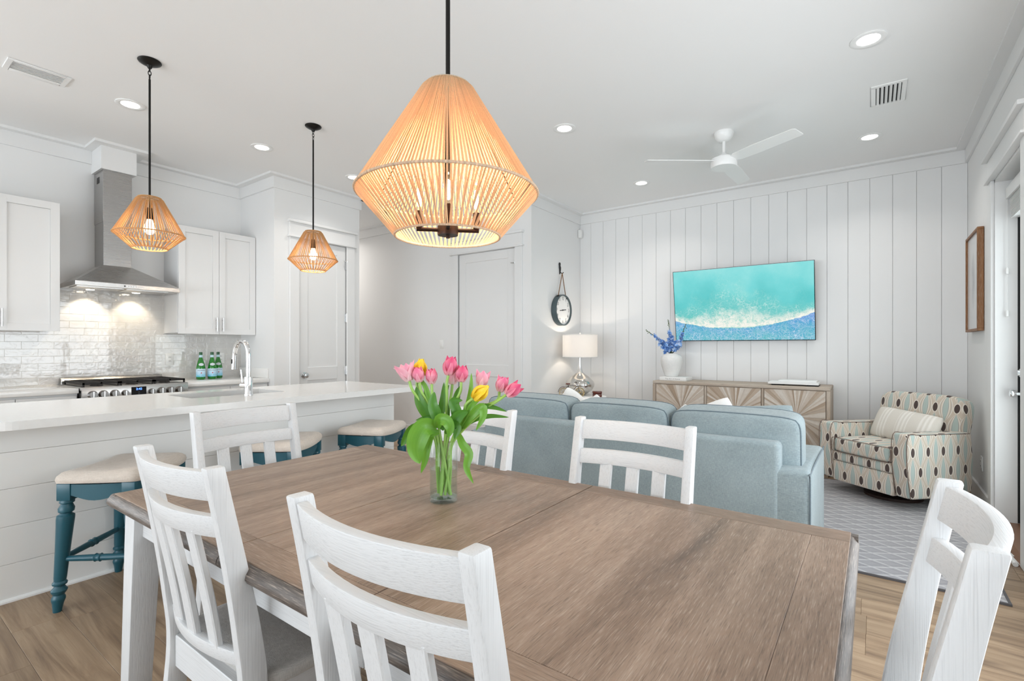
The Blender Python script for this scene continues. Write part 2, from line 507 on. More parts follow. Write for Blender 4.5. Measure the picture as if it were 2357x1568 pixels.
def rug():
    t = NT('woven rug')
    sp = t.n('ShaderNodeSeparateXYZ', i0=t.coord())
    x = sp.outputs[0]; y = sp.outputs[1]
    wv = t.math('MULTIPLY', t.noise(t.coord(), 9, 2), .22)
    a = t.math('ADD', t.math('MULTIPLY', x, 5.2), t.math('MULTIPLY_ADD', y, 8.5, wv))
    b = t.math('SUBTRACT', t.math('MULTIPLY', x, 5.2), t.math('MULTIPLY_ADD', y, 8.5, wv))
    def tri(q): return t.math('ABSOLUTE', t.math('SUBTRACT', t.math('FRACT', q), .5))
    m = t.math('MINIMUM', tri(a), tri(b))
    line = t.ramp(m, [(.05, (1, 1, 1)), (.09, (0, 0, 0))])
    m2 = t.math('MINIMUM', tri(t.math('ADD', a, .25)), tri(t.math('ADD', b, .25)))
    line2 = t.ramp(m2, [(.03, (1, 1, 1)), (.05, (0, 0, 0))])
    n = t.noise(t.coord(), 220, 2); big = t.noise(t.coord(), 2.5, 2)
    c = t.mix(t.math('MULTIPLY', n, .6), srgb(142, 140, 143), srgb(172, 170, 172))
    c = t.mix(t.math('MULTIPLY', line, .55), c, srgb(204, 202, 202))
    c = t.mix(t.math('MULTIPLY', line2, .45), c, srgb(122, 120, 124))
    c = t.mix(t.math('MULTIPLY', big, .2), c, srgb(190, 190, 194))
    t.base(c, .98); t.bump(t.math('ADD', n, line), .5, .004)
    return t.m
MT['rug'] = rug()
MT['rug_edge'] = simple('rug binding', srgb(88, 86, 88), .95)

def rope(name, col, var=.16):
    t = NT(name)
    v = t.coord()
    sp = t.n('ShaderNodeSeparateXYZ', i0=t.coord('Generated'))
    ang = t.math('ARCTAN2', t.math('SUBTRACT', sp.outputs[1], .5), t.math('SUBTRACT', sp.outputs[0], .5))
    a = t.n('ShaderNodeTexNoise', {'noise_dimensions': '1D'}, W=t.math('MULTIPLY', ang, 34.0), Scale=1.0, Detail=2.0).outputs[0]
    n = t.noise(v, 420, 1)
    f = t.math('MULTIPLY_ADD', n, .35, t.math('MULTIPLY', a, .8))
    c = t.mix(t.ramp(f, [(.38, (0, 0, 0)), (.78, (1, 1, 1))]), tuple(x * (1 - var * 1.6) for x in col[:3]) + (1,), tuple(min(1, x * (1 + var)) for x in col[:3]) + (1,))
    t.base(c, .85)
    tr = t.n('ShaderNodeBsdfTranslucent', Color=c)
    mx = t.n('ShaderNodeMixShader', Fac=.35, i1=t.b.outputs[0], i2=tr.outputs[0])
    t.t.links.new(mx.outputs[0], t.out.inputs[0])
    return t.m
MT['jute'] = rope('jute string', srgb(238, 202, 160))
MT['jute_pale'] = rope('pale jute wrap', srgb(222, 200, 174))
MT['jute_dark'] = rope('tan jute string', srgb(224, 178, 124))

def emit(name, col, s):
    t = NT(name)
    t.base((0, 0, 0, 1), .5, Emission_Color=col, Emission_Strength=s)
    return t.m
MT['bulb'] = emit('lit warm bulb', (1, .82, .56, 1), 14)
MT['down'] = emit('lit downlight lens', (1, .97, .93, 1), 7)
MT['led'] = emit('lit hood led', (1, .86, .66, 1), 16)
MT['digit'] = emit('lit blue digits', (.08, .22, 1, 1), 5)
MT['dial'] = simple('black glass', (.006, .006, .008, 1), .08)

def thin_glass(name, tint, gloss=.35, rough=.01, ior=1.45):
    t = NT(name)
    fc = t.n('ShaderNodeLayerWeight', Blend=.5).outputs[1]
    fr = t.math('MULTIPLY', t.math('POWER', fc, 4.0), .55)
    tr = t.n('ShaderNodeBsdfTransparent', Color=tint); gl = t.n('ShaderNodeBsdfGlossy', Color=(1, 1, 1, 1), Roughness=rough)
    mx = t.n('ShaderNodeMixShader', Fac=t.math('MULTIPLY_ADD', fr, 1.0, gloss * .06), i1=tr.outputs[0], i2=gl.outputs[0])
    t.t.links.new(mx.outputs[0], t.out.inputs[0])
    return t.m
MT['glass'] = thin_glass('clear glass', (.95, .97, .96, 1))
MT['water'] = thin_glass('water', (.93, .97, .94, 1), .2, 0, 1.2)
MT['bulbglass'] = thin_glass('bulb glass', (1, .97, .92, 1))

def bottle_glass():
    t = NT('green bottle glass')
    t.base(srgb(10, 132, 26), .06, Coat_Weight=.5, Transmission_Weight=.25)
    return t.m
MT['green'] = bottle_glass()
MT['greencap'] = simple('green bottle cap', srgb(28, 84, 46), .35)
def label():
    t = NT('pale blue paper label'); sp = t.n('ShaderNodeSeparateXYZ', i0=t.coord())
    n = t.noise(t.coord(), 60, 3)
    f = t.math('MULTIPLY_ADD', n, .5, t.math('MULTIPLY_ADD', sp.outputs[2], -7.0, .75), clamp=True)
    t.base(t.ramp(f, [(.3, srgb(205, 226, 240)), (.6, srgb(178, 214, 236)), (.85, srgb(92, 190, 216))]), .5)
    return t.m
MT['label'] = label()
MT['paleband'] = simple('pale blue neck band', srgb(190, 218, 228), .5)
MT['oval'] = simple('pale grey oval label', srgb(206, 214, 220), .5)
MT['navy'] = simple('navy lettering', srgb(22, 50, 96), .6)
MT['red'] = simple('red star print', srgb(196, 60, 44), .6)

def petal(name, c1, c2, c3):
    t = NT(name)
    g = t.n('ShaderNodeSeparateXYZ', i0=t.n('ShaderNodeUVMap').outputs[0])
    k = t.math('ABSOLUTE', g.outputs[0])
    n = t.noise(t.mapping(t.n('ShaderNodeUVMap').outputs[0], (9, 1.2, 1)), 1.0, 3, .6)
    f = t.math('ADD', t.math('MULTIPLY_ADD', n, .5, -.25), t.math('MULTIPLY_ADD', g.outputs[1], .95, .02), clamp=True)
    c = t.ramp(f, [(0, c1), (.30, c2), (.85, c3)])
    pale = tuple(x * .35 + y * .65 for x, y in zip(c1, c2))
    c = t.mix(t.math('MULTIPLY', t.math('POWER', k, 2.0), t.math('MULTIPLY_ADD', n, .8, .15), clamp=True), c, pale)
    t.base(c, .5, Sheen_Weight=.2)
    tr = t.n('ShaderNodeBsdfTranslucent', Color=c)
    mx = t.n('ShaderNodeMixShader', Fac=.28, i1=t.b.outputs[0], i2=tr.outputs[0])
    t.t.links.new(mx.outputs[0], t.out.inputs[0])
    return t.m
MT['pink'] = petal('pink petal', srgb(252, 240, 236), srgb(250, 172, 196), srgb(238, 112, 156))
MT['palepink'] = petal('pale pink petal', srgb(252, 242, 238), srgb(250, 206, 218), srgb(244, 160, 188))
MT['deeppink'] = petal('deep pink petal', srgb(252, 226, 226), srgb(240, 128, 164), srgb(224, 72, 124))
MT['yellow'] = petal('yellow petal', srgb(236, 208, 60), srgb(252, 218, 36), srgb(252, 222, 60))

def leafmat(name, a, b):
    t = NT(name)
    uv = t.n('ShaderNodeUVMap').outputs[0]
    n = t.noise(t.mapping(uv, (7, .8, 1)), 1.0, 3, .6)
    big = t.noise(t.mapping(uv, (.8, 2.2, 1)), 1.0, 2)
    c = t.mix(t.math('MULTIPLY_ADD', n, .6, t.math('MULTIPLY', big, .4)), a, b)
    t.base(c, .34); t.bump(n, .25, .002)
    tr = t.n('ShaderNodeBsdfTranslucent', Color=t.mix(.5, c, srgb(160, 205, 60)))
    mx = t.n('ShaderNodeMixShader', Fac=.28, i1=t.b.outputs[0], i2=tr.outputs[0])
    t.t.links.new(mx.outputs[0], t.out.inputs[0])
    return t.m
MT['leaf'] = leafmat('tulip leaf', srgb(70, 140, 40), srgb(140, 194, 74))
MT['leafd'] = leafmat('dark tulip leaf', srgb(42, 102, 34), srgb(98, 160, 56))
def blossom():
    t = NT('blue blossom')
    n = t.noise(t.coord(), 40, 2)
    r = t.ramp(n, [(.35, srgb(76, 128, 200)), (.5, srgb(128, 170, 224)), (.66, srgb(196, 212, 240))])
    t.base(r, .6); return t.m
MT['blossom'] = blossom()

def screen():
    t = NT('lit ocean picture on screen')
    sp = t.n('ShaderNodeSeparateXYZ', i0=t.n('ShaderNodeUVMap').outputs[0])
    u, v = sp.outputs[0], sp.outputs[1]
    uv = t.n('ShaderNodeUVMap').outputs[0]
    st = t.mapping(uv, (1.9, 1, 1))
    n1 = t.noise(st, 5, 5, .6); n2 = t.noise(st, 26, 4, .6, 1.0); n3 = t.noise(st, 2.2, 3)
    du = t.math('SUBTRACT', u, .45)
    c0 = t.math('MULTIPLY_ADD', t.math('MULTIPLY', du, du), .60, .165)
    n4 = t.noise(st, 13, 5, .65, .8)
    tt = t.math('ADD', t.math('SUBTRACT', v, c0), t.math('MULTIPLY_ADD', n4, .05, -.025))
    e = t.math('MULTIPLY', t.math('SUBTRACT', u, .46), 3.6)
    th = t.math('MULTIPLY_ADD', t.math('POWER', 2.718, t.math('MULTIPLY', t.math('MULTIPLY', e, e), -1.0)), .24, .075)
    th = t.math('MULTIPLY', th, t.math('MULTIPLY_ADD', n1, 1.6, .2))
    q = t.math('DIVIDE', tt, th)
    foam = t.ramp(q, [(0, (0, 0, 0)), (.05, (1, 1, 1)), (.35, (.85, .85, .85)), (.7, (.42, .42, .42)), (1, (0, 0, 0))])
    tex = t.ramp(t.math('MULTIPLY_ADD', n2, .6, t.math('MULTIPLY', n4, .4)), [(.40, (.05, .05, .05)), (.54, (1, 1, 1))])
    foam = t.math('MULTIPLY', foam, t.mix(t.ramp(q, [(0, (.75, .75, .75)), (.3, (.2, .2, .2))]), tex, (1, 1, 1, 1)))
    def web(sc, w, wob):
        d = t.n('ShaderNodeVectorMath', {'operation': 'SCALE'}, i0=t.n('ShaderNodeTexNoise', Vector=st, Scale=9.0, Detail=3.0).outputs[1], Scale=wob).outputs[0]
        vv = t.n('ShaderNodeVectorMath', {'operation': 'ADD'}, i0=st, i1=d).outputs[0]
        return t.ramp(t.n('ShaderNodeTexVoronoi', {'feature': 'DISTANCE_TO_EDGE'}, Vector=vv, Scale=sc).outputs[0], [(.0, (1, 1, 1)), (w, (0, 0, 0))])
    w1 = web(19.0, .085, .22); w2 = web(42.0, .12, .12)
    below = t.math('LESS_THAN', tt, 0.0)
    patch = t.ramp(n1, [(.38, (.2, .2, .2)), (.6, (1, 1, 1))])
    lowfoam = t.ramp(v, [(0, (1, 1, 1)), (.08, (.8, .8, .8)), (.3, (.55, .55, .55))])
    web2 = t.math('MULTIPLY', t.math('MULTIPLY', t.math('MAXIMUM', w1, t.math('MULTIPLY', w2, .5)), below), t.math('MULTIPLY', lowfoam, t.math('MULTIPLY_ADD', patch, .7, .3)))
    webu = t.math('MULTIPLY', t.math('MULTIPLY', w1, t.math('SUBTRACT', 1.0, below)), t.math('MULTIPLY', patch, t.ramp(t.math('MULTIPLY', q, .4), [(0, (.9, .9, .9)), (.4, (.6, .6, .6)), (.75, (.12, .12, .12)), (1, (.04, .04, .04))])))
    up = t.ramp(t.math('MULTIPLY_ADD', n3, .55, t.math('MULTIPLY_ADD', v, .45, 0)), [(.25, srgb(70, 196, 178)), (.45, srgb(66, 186, 186)), (.62, srgb(96, 202, 202)), (.8, srgb(136, 214, 212))])
    lo = t.ramp(t.math('MULTIPLY_ADD', n1, .5, t.math('MULTIPLY', v, .8)), [(.2, srgb(84, 180, 190)), (.42, srgb(62, 158, 200)), (.6, srgb(92, 140, 214))])
    c = t.mix(below, up, lo)
    haze = t.math('MULTIPLY', t.ramp(t.math('MULTIPLY', q, .4), [(.15, (1, 1, 1)), (.95, (0, 0, 0))]), t.math('MULTIPLY', n3, t.math('SUBTRACT', 1.0, below)))
    c = t.mix(t.math('MULTIPLY', haze, .45), c, srgb(176, 214, 190))
    c = t.mix(web2, c, srgb(214, 226, 240)); c = t.mix(webu, c, srgb(226, 240, 236)); c = t.mix(foam, c, srgb(244, 238, 228))
    t.base((.01, .01, .01, 1), .35, Emission_Color=c, Emission_Strength=.92)
    return t.m
MT['screen'] = screen()

def feather():
    t = NT('framed paper print')
    sp = t.n('ShaderNodeSeparateXYZ', i0=t.n('ShaderNodeUVMap').outputs[0])
    a = t.math('MULTIPLY', t.math('SUBTRACT', sp.outputs[0], .5), 6.0); b = t.math('MULTIPLY', t.math('SUBTRACT', sp.outputs[1], .52), 3.0)
    r = t.math('ADD', t.math('MULTIPLY', a, a), t.math('MULTIPLY', b, b))
    n = t.noise(t.mapping(t.n('ShaderNodeUVMap').outputs[0], (14, 5, 1)), 1.0, 4)
    f = t.math('MULTIPLY', t.ramp(r, [(.1, (1, 1, 1)), (1, (0, 0, 0))]), n)
    t.base(t.mix(f, srgb(212, 212, 212), srgb(120, 124, 128)), .25)
    return t.m
MT['feather'] = feather()

def shade():
    t = NT('sheer white lampshade')
    v = t.coord()
    c = (.86, .85, .84, 1)
    t.base(c, .9)
    tr = t.n('ShaderNodeBsdfTranslucent', Color=(.95, .92, .89, 1))
    mx = t.n('ShaderNodeMixShader', Fac=.38, i1=t.b.outputs[0], i2=tr.outputs[0])
    t.t.links.new(mx.outputs[0], t.out.inputs[0])
    return t.m
MT['shade'] = shade()
def mercury():
    t = NT('mercury glass')
    tr = t.n('ShaderNodeBsdfTransparent', Color=(.80, .78, .75, 1))
    t.base((.80, .78, .75, 1), .07, 1.0)
    mx = t.n('ShaderNodeMixShader', Fac=.72, i1=tr.outputs[0], i2=t.b.outputs[0])
    t.t.links.new(mx.outputs[0], t.out.inputs[0])
    return t.m
MT['mercury'] = mercury()
# ------------------------------------------------------------------ the room
ZC = 3.05          # ceiling
XK, XP, XC, XR = -5.78, -5.06, -3.24, 0.70      # kitchen wall, pantry front, clock wall, right wall
YP0, YP1, YH, YT = 2.75, 3.815, 4.86, 6.06      # pantry side, pantry end, hall wall, panelled wall
YB, XHE = -4.6, -8.6

fl = struct('floor', MB().box(XHE - .2, 1.2, YB - .2, 6.3, -.10, -.0125), MT['plank'])
W0, PL = .1815, 1.22
fixed = {1: -2.98, -1: -2.674, 11: -.023}
for k in range(-4, 31):
    y0, y1 = .475 + W0 * k, .475 + W0 * (k + 1)
    xa, xb = -3.41, XR
    if y0 > 2.9: xa = -7.4
    if y0 > 4.8: xa = XC
    if y0 > YT: continue
    y1 = min(y1, YT)
    ph = fixed.get(k, random.random() * PL)
    j = ph - math.ceil((ph - xa) / PL) * PL
    while j < xb:
        a, b = max(j, xa), min(j + PL, xb)
        if b - a > .03:
            MB().box(a + .0004, b - .0004, y0 + .0004, y1 - .0004, -.0125, 0).build('plank', MT['plank'], fl, bevel=.0008, seg=1, smooth=False)
        j += PL

struct('ceiling', MB().box(XHE - .2, 1.2, YB - .2, 6.3, ZC, ZC + .1), MT['ceil'])
wl = struct('wall_left', MB().box(XK - .14, XK, -.5, YP0, 0, ZC).box(XK - .14, XK, YB, -3.0, 0, ZC).box(XK - .14, XK, -3.0, -.5, 2.32, ZC).box(XK - .14, XK, -3.0, -.5, 0, .78), MT['wall'])  # out-of-view opening cut to let in the added fill from the left
# pantry block with its doorway
D1 = (3.021, 3.629, 2.43)
m = MB()
m.box(XK - .14, XP - .11, YP0, YP0 + .1, 0, ZC); m.box(XK - .14, XP - .11, YP1 - .1, YP1, 0, ZC)
m.box(XP - .11, XP, YP0, D1[0], 0, ZC); m.box(XP - .11, XP, D1[1], YP1, 0, ZC); m.box(XP - .11, XP, D1[0], D1[1], D1[2], ZC)
struct('wall_pantry', m, MT['wall'])
# hall
struct('wall_hall_inner', MB().box(XHE, XK - .14, YP1 - .1, YP1, 0, ZC), MT['wall'])
struct('wall_hall_end', MB().box(XHE - .12, XHE, YP1 - .1, YH + .12, 0, ZC), MT['wall'])
D2 = (-4.388, -3.472, 2.445)
m = MB()
m.box(XHE, D2[0], YH, YH + .12, 0, ZC); m.box(D2[1], XC, YH, YH + .12, 0, ZC); m.box(D2[0], D2[1], YH, YH + .12, D2[2], ZC)
struct('wall_hall', m, MT['wall'])
struct('wall_clock', MB().box(XC - .14, XC, YH + .12, YT + .14, 0, ZC), MT['wall'])
# panelled wall with its vertical boards
wb = struct('wall_far', MB().box(XC, XR + .2, YT + .012, YT + .14, 0, ZC), MT['board'])
edges = [XC] + [-3.076 + .1798 * i for i in range(22)]
edges = [e for e in edges if e < XR - .03] + [XR]
for a, b in zip(edges, edges[1:]):
    MB().box(a + .0012, b - .0012, YT, YT + .013, .02, 2.93).build('board', MT['board'], wb, bevel=.0018, seg=1, smooth=False)
# right wall with the garden door and windows towards the camera
DR = (3.98, 4.85, 2.425)
m = MB()
XW = XR + .16
m.box(XR, XW, DR[1], YT + .14, 0, ZC); m.box(XR, XW, DR[0], DR[1], DR[2], ZC)
m.box(XR, XW, 3.4, DR[0], 0, ZC); m.box(XR, XW, .8, 3.4, 2.2, ZC); m.box(XR, XW, .8, 3.4, 0, .3); m.box(XR, XW, YB, .8, 0, ZC)
struct('wall_right', m, MT['wall'])
m = MB()
m.box(XK - .14, -5.2, YB - .14, YB, 0, ZC); m.box(.4, XW, YB - .14, YB, 0, ZC); m.box(-5.2, .4, YB - .14, YB, 2.57, ZC); m.box(-5.2, .4, YB - .14, YB, 0, .27)
struct('wall_back', m, MT['wall'])

# frieze boards under the ceiling and the flat ceiling trim
FZ, FT, CW, CT = 2.912, .02, .085, .022
def crown(name, segs):
    m = MB(); c = MB()
    for (x0, x1, y0, y1) in segs['f']: m.box(x0, x1, y0, y1, FZ, ZC)
    for (x0, x1, y0, y1) in segs['c']: c.box(x0, x1, y0, y1, ZC - CT, ZC)
    o = struct(name, m, MT['trim'], bevel=.0015, seg=1, smooth=False)
    c.build('ceiling_trim', MT['trim'], o, merge=False)
HBX = (1.425, 1.685)     # boxed chase over the hood
HX = -5.50
crown('trim_1', {'f': [(XK, XK + FT, YB, HBX[0]), (XK, XK + FT, HBX[1], YP0 - FT)],
                 'c': [(XK, XK + CW, YB, HBX[0] - CW + .02), (HX, HX + CW, HBX[0] - CW + .02, HBX[1] + CW), (XK, HX, HBX[0] - CW + .02, HBX[0]), (XK, HX, HBX[1], HBX[1] + CW), (XK, XK + CW, HBX[1] + CW, YP0 - CW)]})
crown('trim_2', {'f': [(XK, XP, YP0 - FT, YP0), (XP, XP + FT, YP0 - FT, YP1 + FT)],
                 'c': [(XK, XP + CW, YP0 - CW, YP0), (XP, XP + CW, YP0, YP1 + CW), (XP - .6, XP + CW, YP1, YP1 + CW)]})
crown('trim_3', {'f': [(XHE, XC + FT, YH - FT, YH)], 'c': [(XHE, XC + CW, YH - CW, YH)]})
crown('trim_4', {'f': [(XC, XC + FT, YH, YT)], 'c': [(XC, XC + CW, YH, YT)]})
crown('trim_5', {'f': [(XC + FT, XR - FT, YT - FT, YT)], 'c': [(XC + CW, XR - CW, YT - CW, YT)]})
crown('trim_6', {'f': [(XR - FT, XR, YB, YT)], 'c': [(XR - CW, XR, YB, YT)]})
struct('trim_7', MB().box(XK, HX, HBX[0], HBX[1], 2.825, ZC), MT['trim'])

def base(name, segs):
    m = MB()
    for s in segs: m.box(*s, 0, .14)
    struct(name, m, MT['trim'], bevel=.004, seg=1)
base('baseboard_hall', [(XHE, D2[0] - .11, YH - .016, YH), (D2[1] + .11, XC + .016, YH - .016, YH)])
base('baseboard_clock', [(XC, XC + .016, YH, YT)])
base('baseboard_far', [(XC, XR, YT - .016, YT)])
base('baseboard_right', [(XR - .016, XR, DR[1] + .1, YT), (XR - .016, XR, 2.4, DR[0] - .1)])
base('baseboard_pantry', [(XP, XP + .016, YP0, D1[0] - .11), (XP, XP + .016, D1[1] + .11, YP1), (XP - .6, XP, YP1, YP1 + .016)])

# ------------------------------------------------------------------ doors: a = along the wall, q = out of the wall
class Fx:            # wall facing +X at plane X
    def __init__(s, X): s.X = X
    def box(s, m, a0, a1, q0, q1, z0, z1): m.box(s.X + q0, s.X + q1, a0, a1, z0, z1)
    def pt(s, a, q, z): return (s.X + q, a, z)
class Fy:            # wall facing -Y at plane Y
    def __init__(s, Y): s.Y = Y
    def box(s, m, a0, a1, q0, q1, z0, z1): m.box(a0, a1, s.Y - q1, s.Y - q0, z0, z1)
    def pt(s, a, q, z): return (a, s.Y - q, z)
class Fr:            # wall facing -X at plane X
    def __init__(s, X): s.X = X
    def box(s, m, a0, a1, q0, q1, z0, z1): m.box(s.X - q1, s.X - q0, a0, a1, z0, z1)
    def pt(s, a, q, z): return (s.X - q, a, z)

def casing(name, F, a0, a1, zt, cw=.108, ext=.022, hz=.16):
    m = MB(); q = .02
    F.box(m, a0 - cw, a0, 0, q, 0, zt); F.box(m, a1, a1 + cw, 0, q, 0, zt)
    o = struct(name, m, MT['trim'], bevel=.003, seg=1)
    h = MB(); F.box(h, a0 - cw - .004, a1 + cw + .004, 0, q + .004, zt + .018, zt + hz)
    h.build('header_board', MT['trim'], o, bevel=.002, seg=1)
    h = MB(); F.box(h, a0 - cw - ext, a1 + cw + ext, 0, q + .022, zt, zt + .018)
    h.build('header_fillet', MT['trim'], o, bevel=.004, seg=2)
    h = MB(); F.box(h, a0 - cw - ext, a1 + cw + ext, 0, q + .035, zt + hz, zt + hz + .028)
    h.build('header_cap', MT['trim'], o, bevel=.004, seg=2)

def door(name, F, a0, a1, zt, hinge, knob):
    q0, q1 = -.055, -.012
    g = .004
    m = MB()
    st = .115
    F.box(m, a0 + g, a0 + st, q0, q1, .008, zt - g); F.box(m, a1 - st, a1 - g, q0, q1, .008, zt - g)
    for z0, z1 in ((.008, .24), (.875, 1.02), (zt - .115, zt - g)): F.box(m, a0 + st, a1 - st, q0, q1, z0, z1)
    o = struct(name, m, MT['trim'], bevel=.002, seg=1, smooth=False)
    for z0, z1 in ((.24, .875), (1.02, zt - .115)):
        p = MB(); F.box(p, a0 + st, a1 - st, q0 + .006, q1 - .011, z0, z1); p.build('panel', MT['trim'], o)
    jm = MB()      # jamb and stop
    F.box(jm, a0 - .001, a0 + .0035, -.11, 0, 0, zt); F.box(jm, a1 - .0035, a1 + .001, -.11, 0, 0, zt)
    jm.build('jamb', MT['greyink'], o)
    for z in (.22, .97, 1.59, 2.21):
        h = MB()
        p = F.pt(hinge, .004, z)
        h.lathe([(.006, -.05), (.006, .05)], 8, p); F.box(h, hinge - .016, hinge + .016, -.012, -.006, z - .048, z + .048)
        h.build('hinge', MT['nickel'], o)
    s = MB(); z = 2.255
    s.tube([F.pt(hinge, .01, z), F.pt(hinge + (.05 if hinge < (a0 + a1) / 2 else -.05), .03, z)], .005, 6)
    s.tube([F.pt(hinge, .01, z - .01), F.pt(hinge, .012, z + .01)], .009, 8)
    s.build('hinge_stop', MT['nickel'], o)
    k = MB(); Rm = Matrix.Translation(F.pt(knob, q1, .934)) @ (Matrix.Rotation(R(90), 4, 'Y') if isinstance(F, Fx) else Matrix.Rotation(R(90), 4, 'X'))
    k.lathe([(.001, 0), (.033, 0), (.033, .006), (.014, .009), (.012, .03), (.024, .038), (.030, .052), (.026, .064), (.012, .068), (.001, .068)], 24, M=Rm)
    k.build('knob', MT['nickel'], o, smooth=True)
    return o
casing('trim_8', Fx(XP), D1[0], D1[1], D1[2])
door('door_1', Fx(XP), D1[0], D1[1], D1[2], D1[1], D1[0] + .07)
casing('trim_9', Fy(YH), D2[0], D2[1], D2[2])
door('door_2', Fy(YH), D2[0], D2[1], D2[2], D2[1], D2[0] + .07)

# garden door in the right wall
F = Fr(XR)
casing('trim_10', F, DR[0], DR[1], DR[2])
m = MB(); m.box(XR, XW, DR[1] - .018, DR[1], 0, DR[2]); m.box(XR, XW, DR[0], DR[0] + .018, 0, DR[2]); m.box(XR, XW, DR[0], DR[1], DR[2] - .018, DR[2])
struct('trim_11', m, MT['trim'])
XD = .828
m = MB(); a0, a1 = DR[0] + .022, DR[1] - .022
m.box(XD, XD + .04, a0, a0 + .12, .03, 2.40); m.box(XD, XD + .04, a1 - .12, a1, .03, 2.40)
m.box(XD, XD + .04, a0 + .12, a1 - .12, .03, .28); m.box(XD, XD + .04, a0 + .12, a1 - .12, 2.26, 2.40)
dr = struct('door_3', m, MT['trim'], bevel=.002, seg=1, smooth=False)
MB().box(XD + .016, XD + .024, a0 + .12, a1 - .12, .28, 2.26).build('pane', MT['glass'], dr)
MB().box(XD - .014, XD + .003, a1 + .001, a1 + .010, .03, 2.40).build('weather_seal', MT['seal'], dr)
for zz, kind in ((.927, 'knob'), (1.07, 'deadbolt')):
    k = MB(); Mx = Matrix.Translation((XD, a1 - .05, zz)) @ Matrix.Rotation(R(-90), 4, 'Y')
    if kind == 'knob': k.lathe([(.001, 0), (.033, 0), (.033, .007), (.013, .012), (.012, .030), (.022, .036), (.027, .050), (.025, .062), (.010, .067), (.001, .067)], 20, M=Mx)
    else: k.lathe([(.001, 0), (.029, 0), (.029, .012), (.024, .016), (.024, .026), (.001, .027)], 20, M=Mx)
    k.build(kind, MT['chrome'], dr, smooth=True)
th = struct('trim_12', MB().prism([(XR - .03, 0), (XR + .01, .022), (XW, .030), (XW, 0)], DR[0], DR[1], 'y'), MT['threshold'])
m = MB().tube([(XR - .042, DR[0] - .02, .012), (XR - .042, DR[1] + .02, .012)], .013, 8); m.build('quarter_round', MT['trim'], th, smooth=True)

# rolled-up blind on the garden door
bl = thing('door_blind', 'white slatted blind drawn up at the top of the garden door', 'blind', (XD - .03, 4.4, 2.1))
MB().box(XD - .075, XD - .002, a0 + .02, a1 - .005, 2.275, 2.355).build('valance', MT['white'], bl, bevel=.003)
for i in range(16):
    z = 2.268 - i * .0085
    MB().box(XD - .062 + .0006 * i, XD - .012, a0 + .03, a1 - .03, z - .0032, z).build('slat', MT['white'], bl)
MB().tube([(XD - .07, a1 - .02, 2.28), (XD - .07, a1 - .02, 1.48)], .0018, 6).build('cord', MT['white'], bl)
for z in (1.77, 1.475):
    MB().lathe([(.003, .03), (.009, .02), (.009, -.015), (.004, -.02)], 10, (XD - .07, a1 - .02, z)).build('tassel', MT['white'], bl, smooth=True)

# switch, outlets, sensor
def plate(name, label, F, a, z, w=.072, h=.116, switch=False):
    m = MB(); F.box(m, a - w / 2, a + w / 2, 0, .007, z - h / 2, z + h / 2)
    t = thing(name, label, 'switch' if switch else 'outlet', F.pt(a, 0, z))
    m.build('cover_plate', MT['plastic'], t, bevel=.003)
    if switch:
        m = MB(); F.box(m, a - .017, a + .017, .006, .012, z - .034, z + .034); m.build('rocker', MT['plastic'], t, bevel=.002)
    else:
        m = MB(); F.box(m, a - .0165, a + .0165, .006, .0095, z - .034, z + .034); f = m.build('socket_face', MT['plastic'], t, bevel=.002)
        for dz in (-.019, .019):
            for da in (-.006, .006):
                m = MB(); F.box(m, a + da - .0015, a + da + .0015, .0085, .0102, z + dz - .004, z + dz + .006); m.build('slot', MT['dark'], f)
plate('light_switch', 'white rocker light switch beside the hallway door', Fy(YH), -4.685, 1.28, switch=True)
plate('wall_outlet', 'white wall outlet low behind the patterned armchair', Fr(XR), 5.33, .33)
o1 = P(390, 827, X=XK + .012)
plate('kitchen_outlet', 'white outlet set in the tiles right of the range', Fx(XK + .012), o1.y, o1.z)
o1 = P(508, 824, X=XK + .012)
plate('kitchen_outlet', 'white outlet half hidden behind the three green bottles', Fx(XK + .012), o1.y, o1.z)
sn = thing('motion_sensor', 'small white motion sensor high in the corner of the boarded wall', 'sensor', (XC + .03, YT - .04, 2.77))
MB().box(XC + .003, XC + .05, YT - .072, YT - .008, 2.725, 2.835).build('casing', MT['plastic'], sn, bevel=.008)
MB().box(XC + .045, XC + .053, YT - .062, YT - .02, 2.74, 2.80).build('lens', MT['paper'], sn, bevel=.003)

# ------------------------------------------------------------------ ceiling fittings
def downlight():
    t = thing('recessed_light', '', 'ceiling light', (0, 0, ZC))
    MB().lathe([(.058, -.003), (.058, .0), (.09, .0), (.092, -.004), (.088, -.007), (.062, -.005), (.058, -.003)], 40, cap=False).build('trim_ring', MT['white'], t, world=False, smooth=True)
    MB().lathe([(.001, -.0035), (.058, -.0035), (.058, -.001), (.001, -.001)], 32).build('lens', MT['down'], t, world=False)
    return t
dl = downlight()
spots = [(-4.462, 1.328, 'round recessed ceiling light left of the nearer island pendant'), (-4.462, 2.311, 'round recessed ceiling light between the two island pendants'),
         (-4.462, 3.294, 'round recessed ceiling light partly behind the big rope chandelier'), (-2.055, 3.574, 'round recessed ceiling light right of the big rope chandelier'),
         (-2.055, 5.262, 'round recessed ceiling light left of the fan near the boarded wall'), (-.018, 5.257, 'round recessed ceiling light between the square vent and the boarded wall'),
         (-.018, 3.582, 'round recessed ceiling light at top right, largest in view')]
for i, (x, y, lab) in enumerate(spots):
    o = dl if i == 0 else copy_tree(dl)
    o.location = (x, y, ZC); tag(o, lab, 'ceiling light', 'recessed ceiling lights')
    a = area('downlight', (x, y, ZC - .012), (0, 0, 0), .12, .12, 3.6, (1, .95, .90), 125)

area('hall_fill', (-7.1, 4.34, ZC - .012), (0, 0, 0), .14, .14, 16, (1, .95, .90), 160)  # added lamp, hidden behind the pantry, to brighten the dark hall

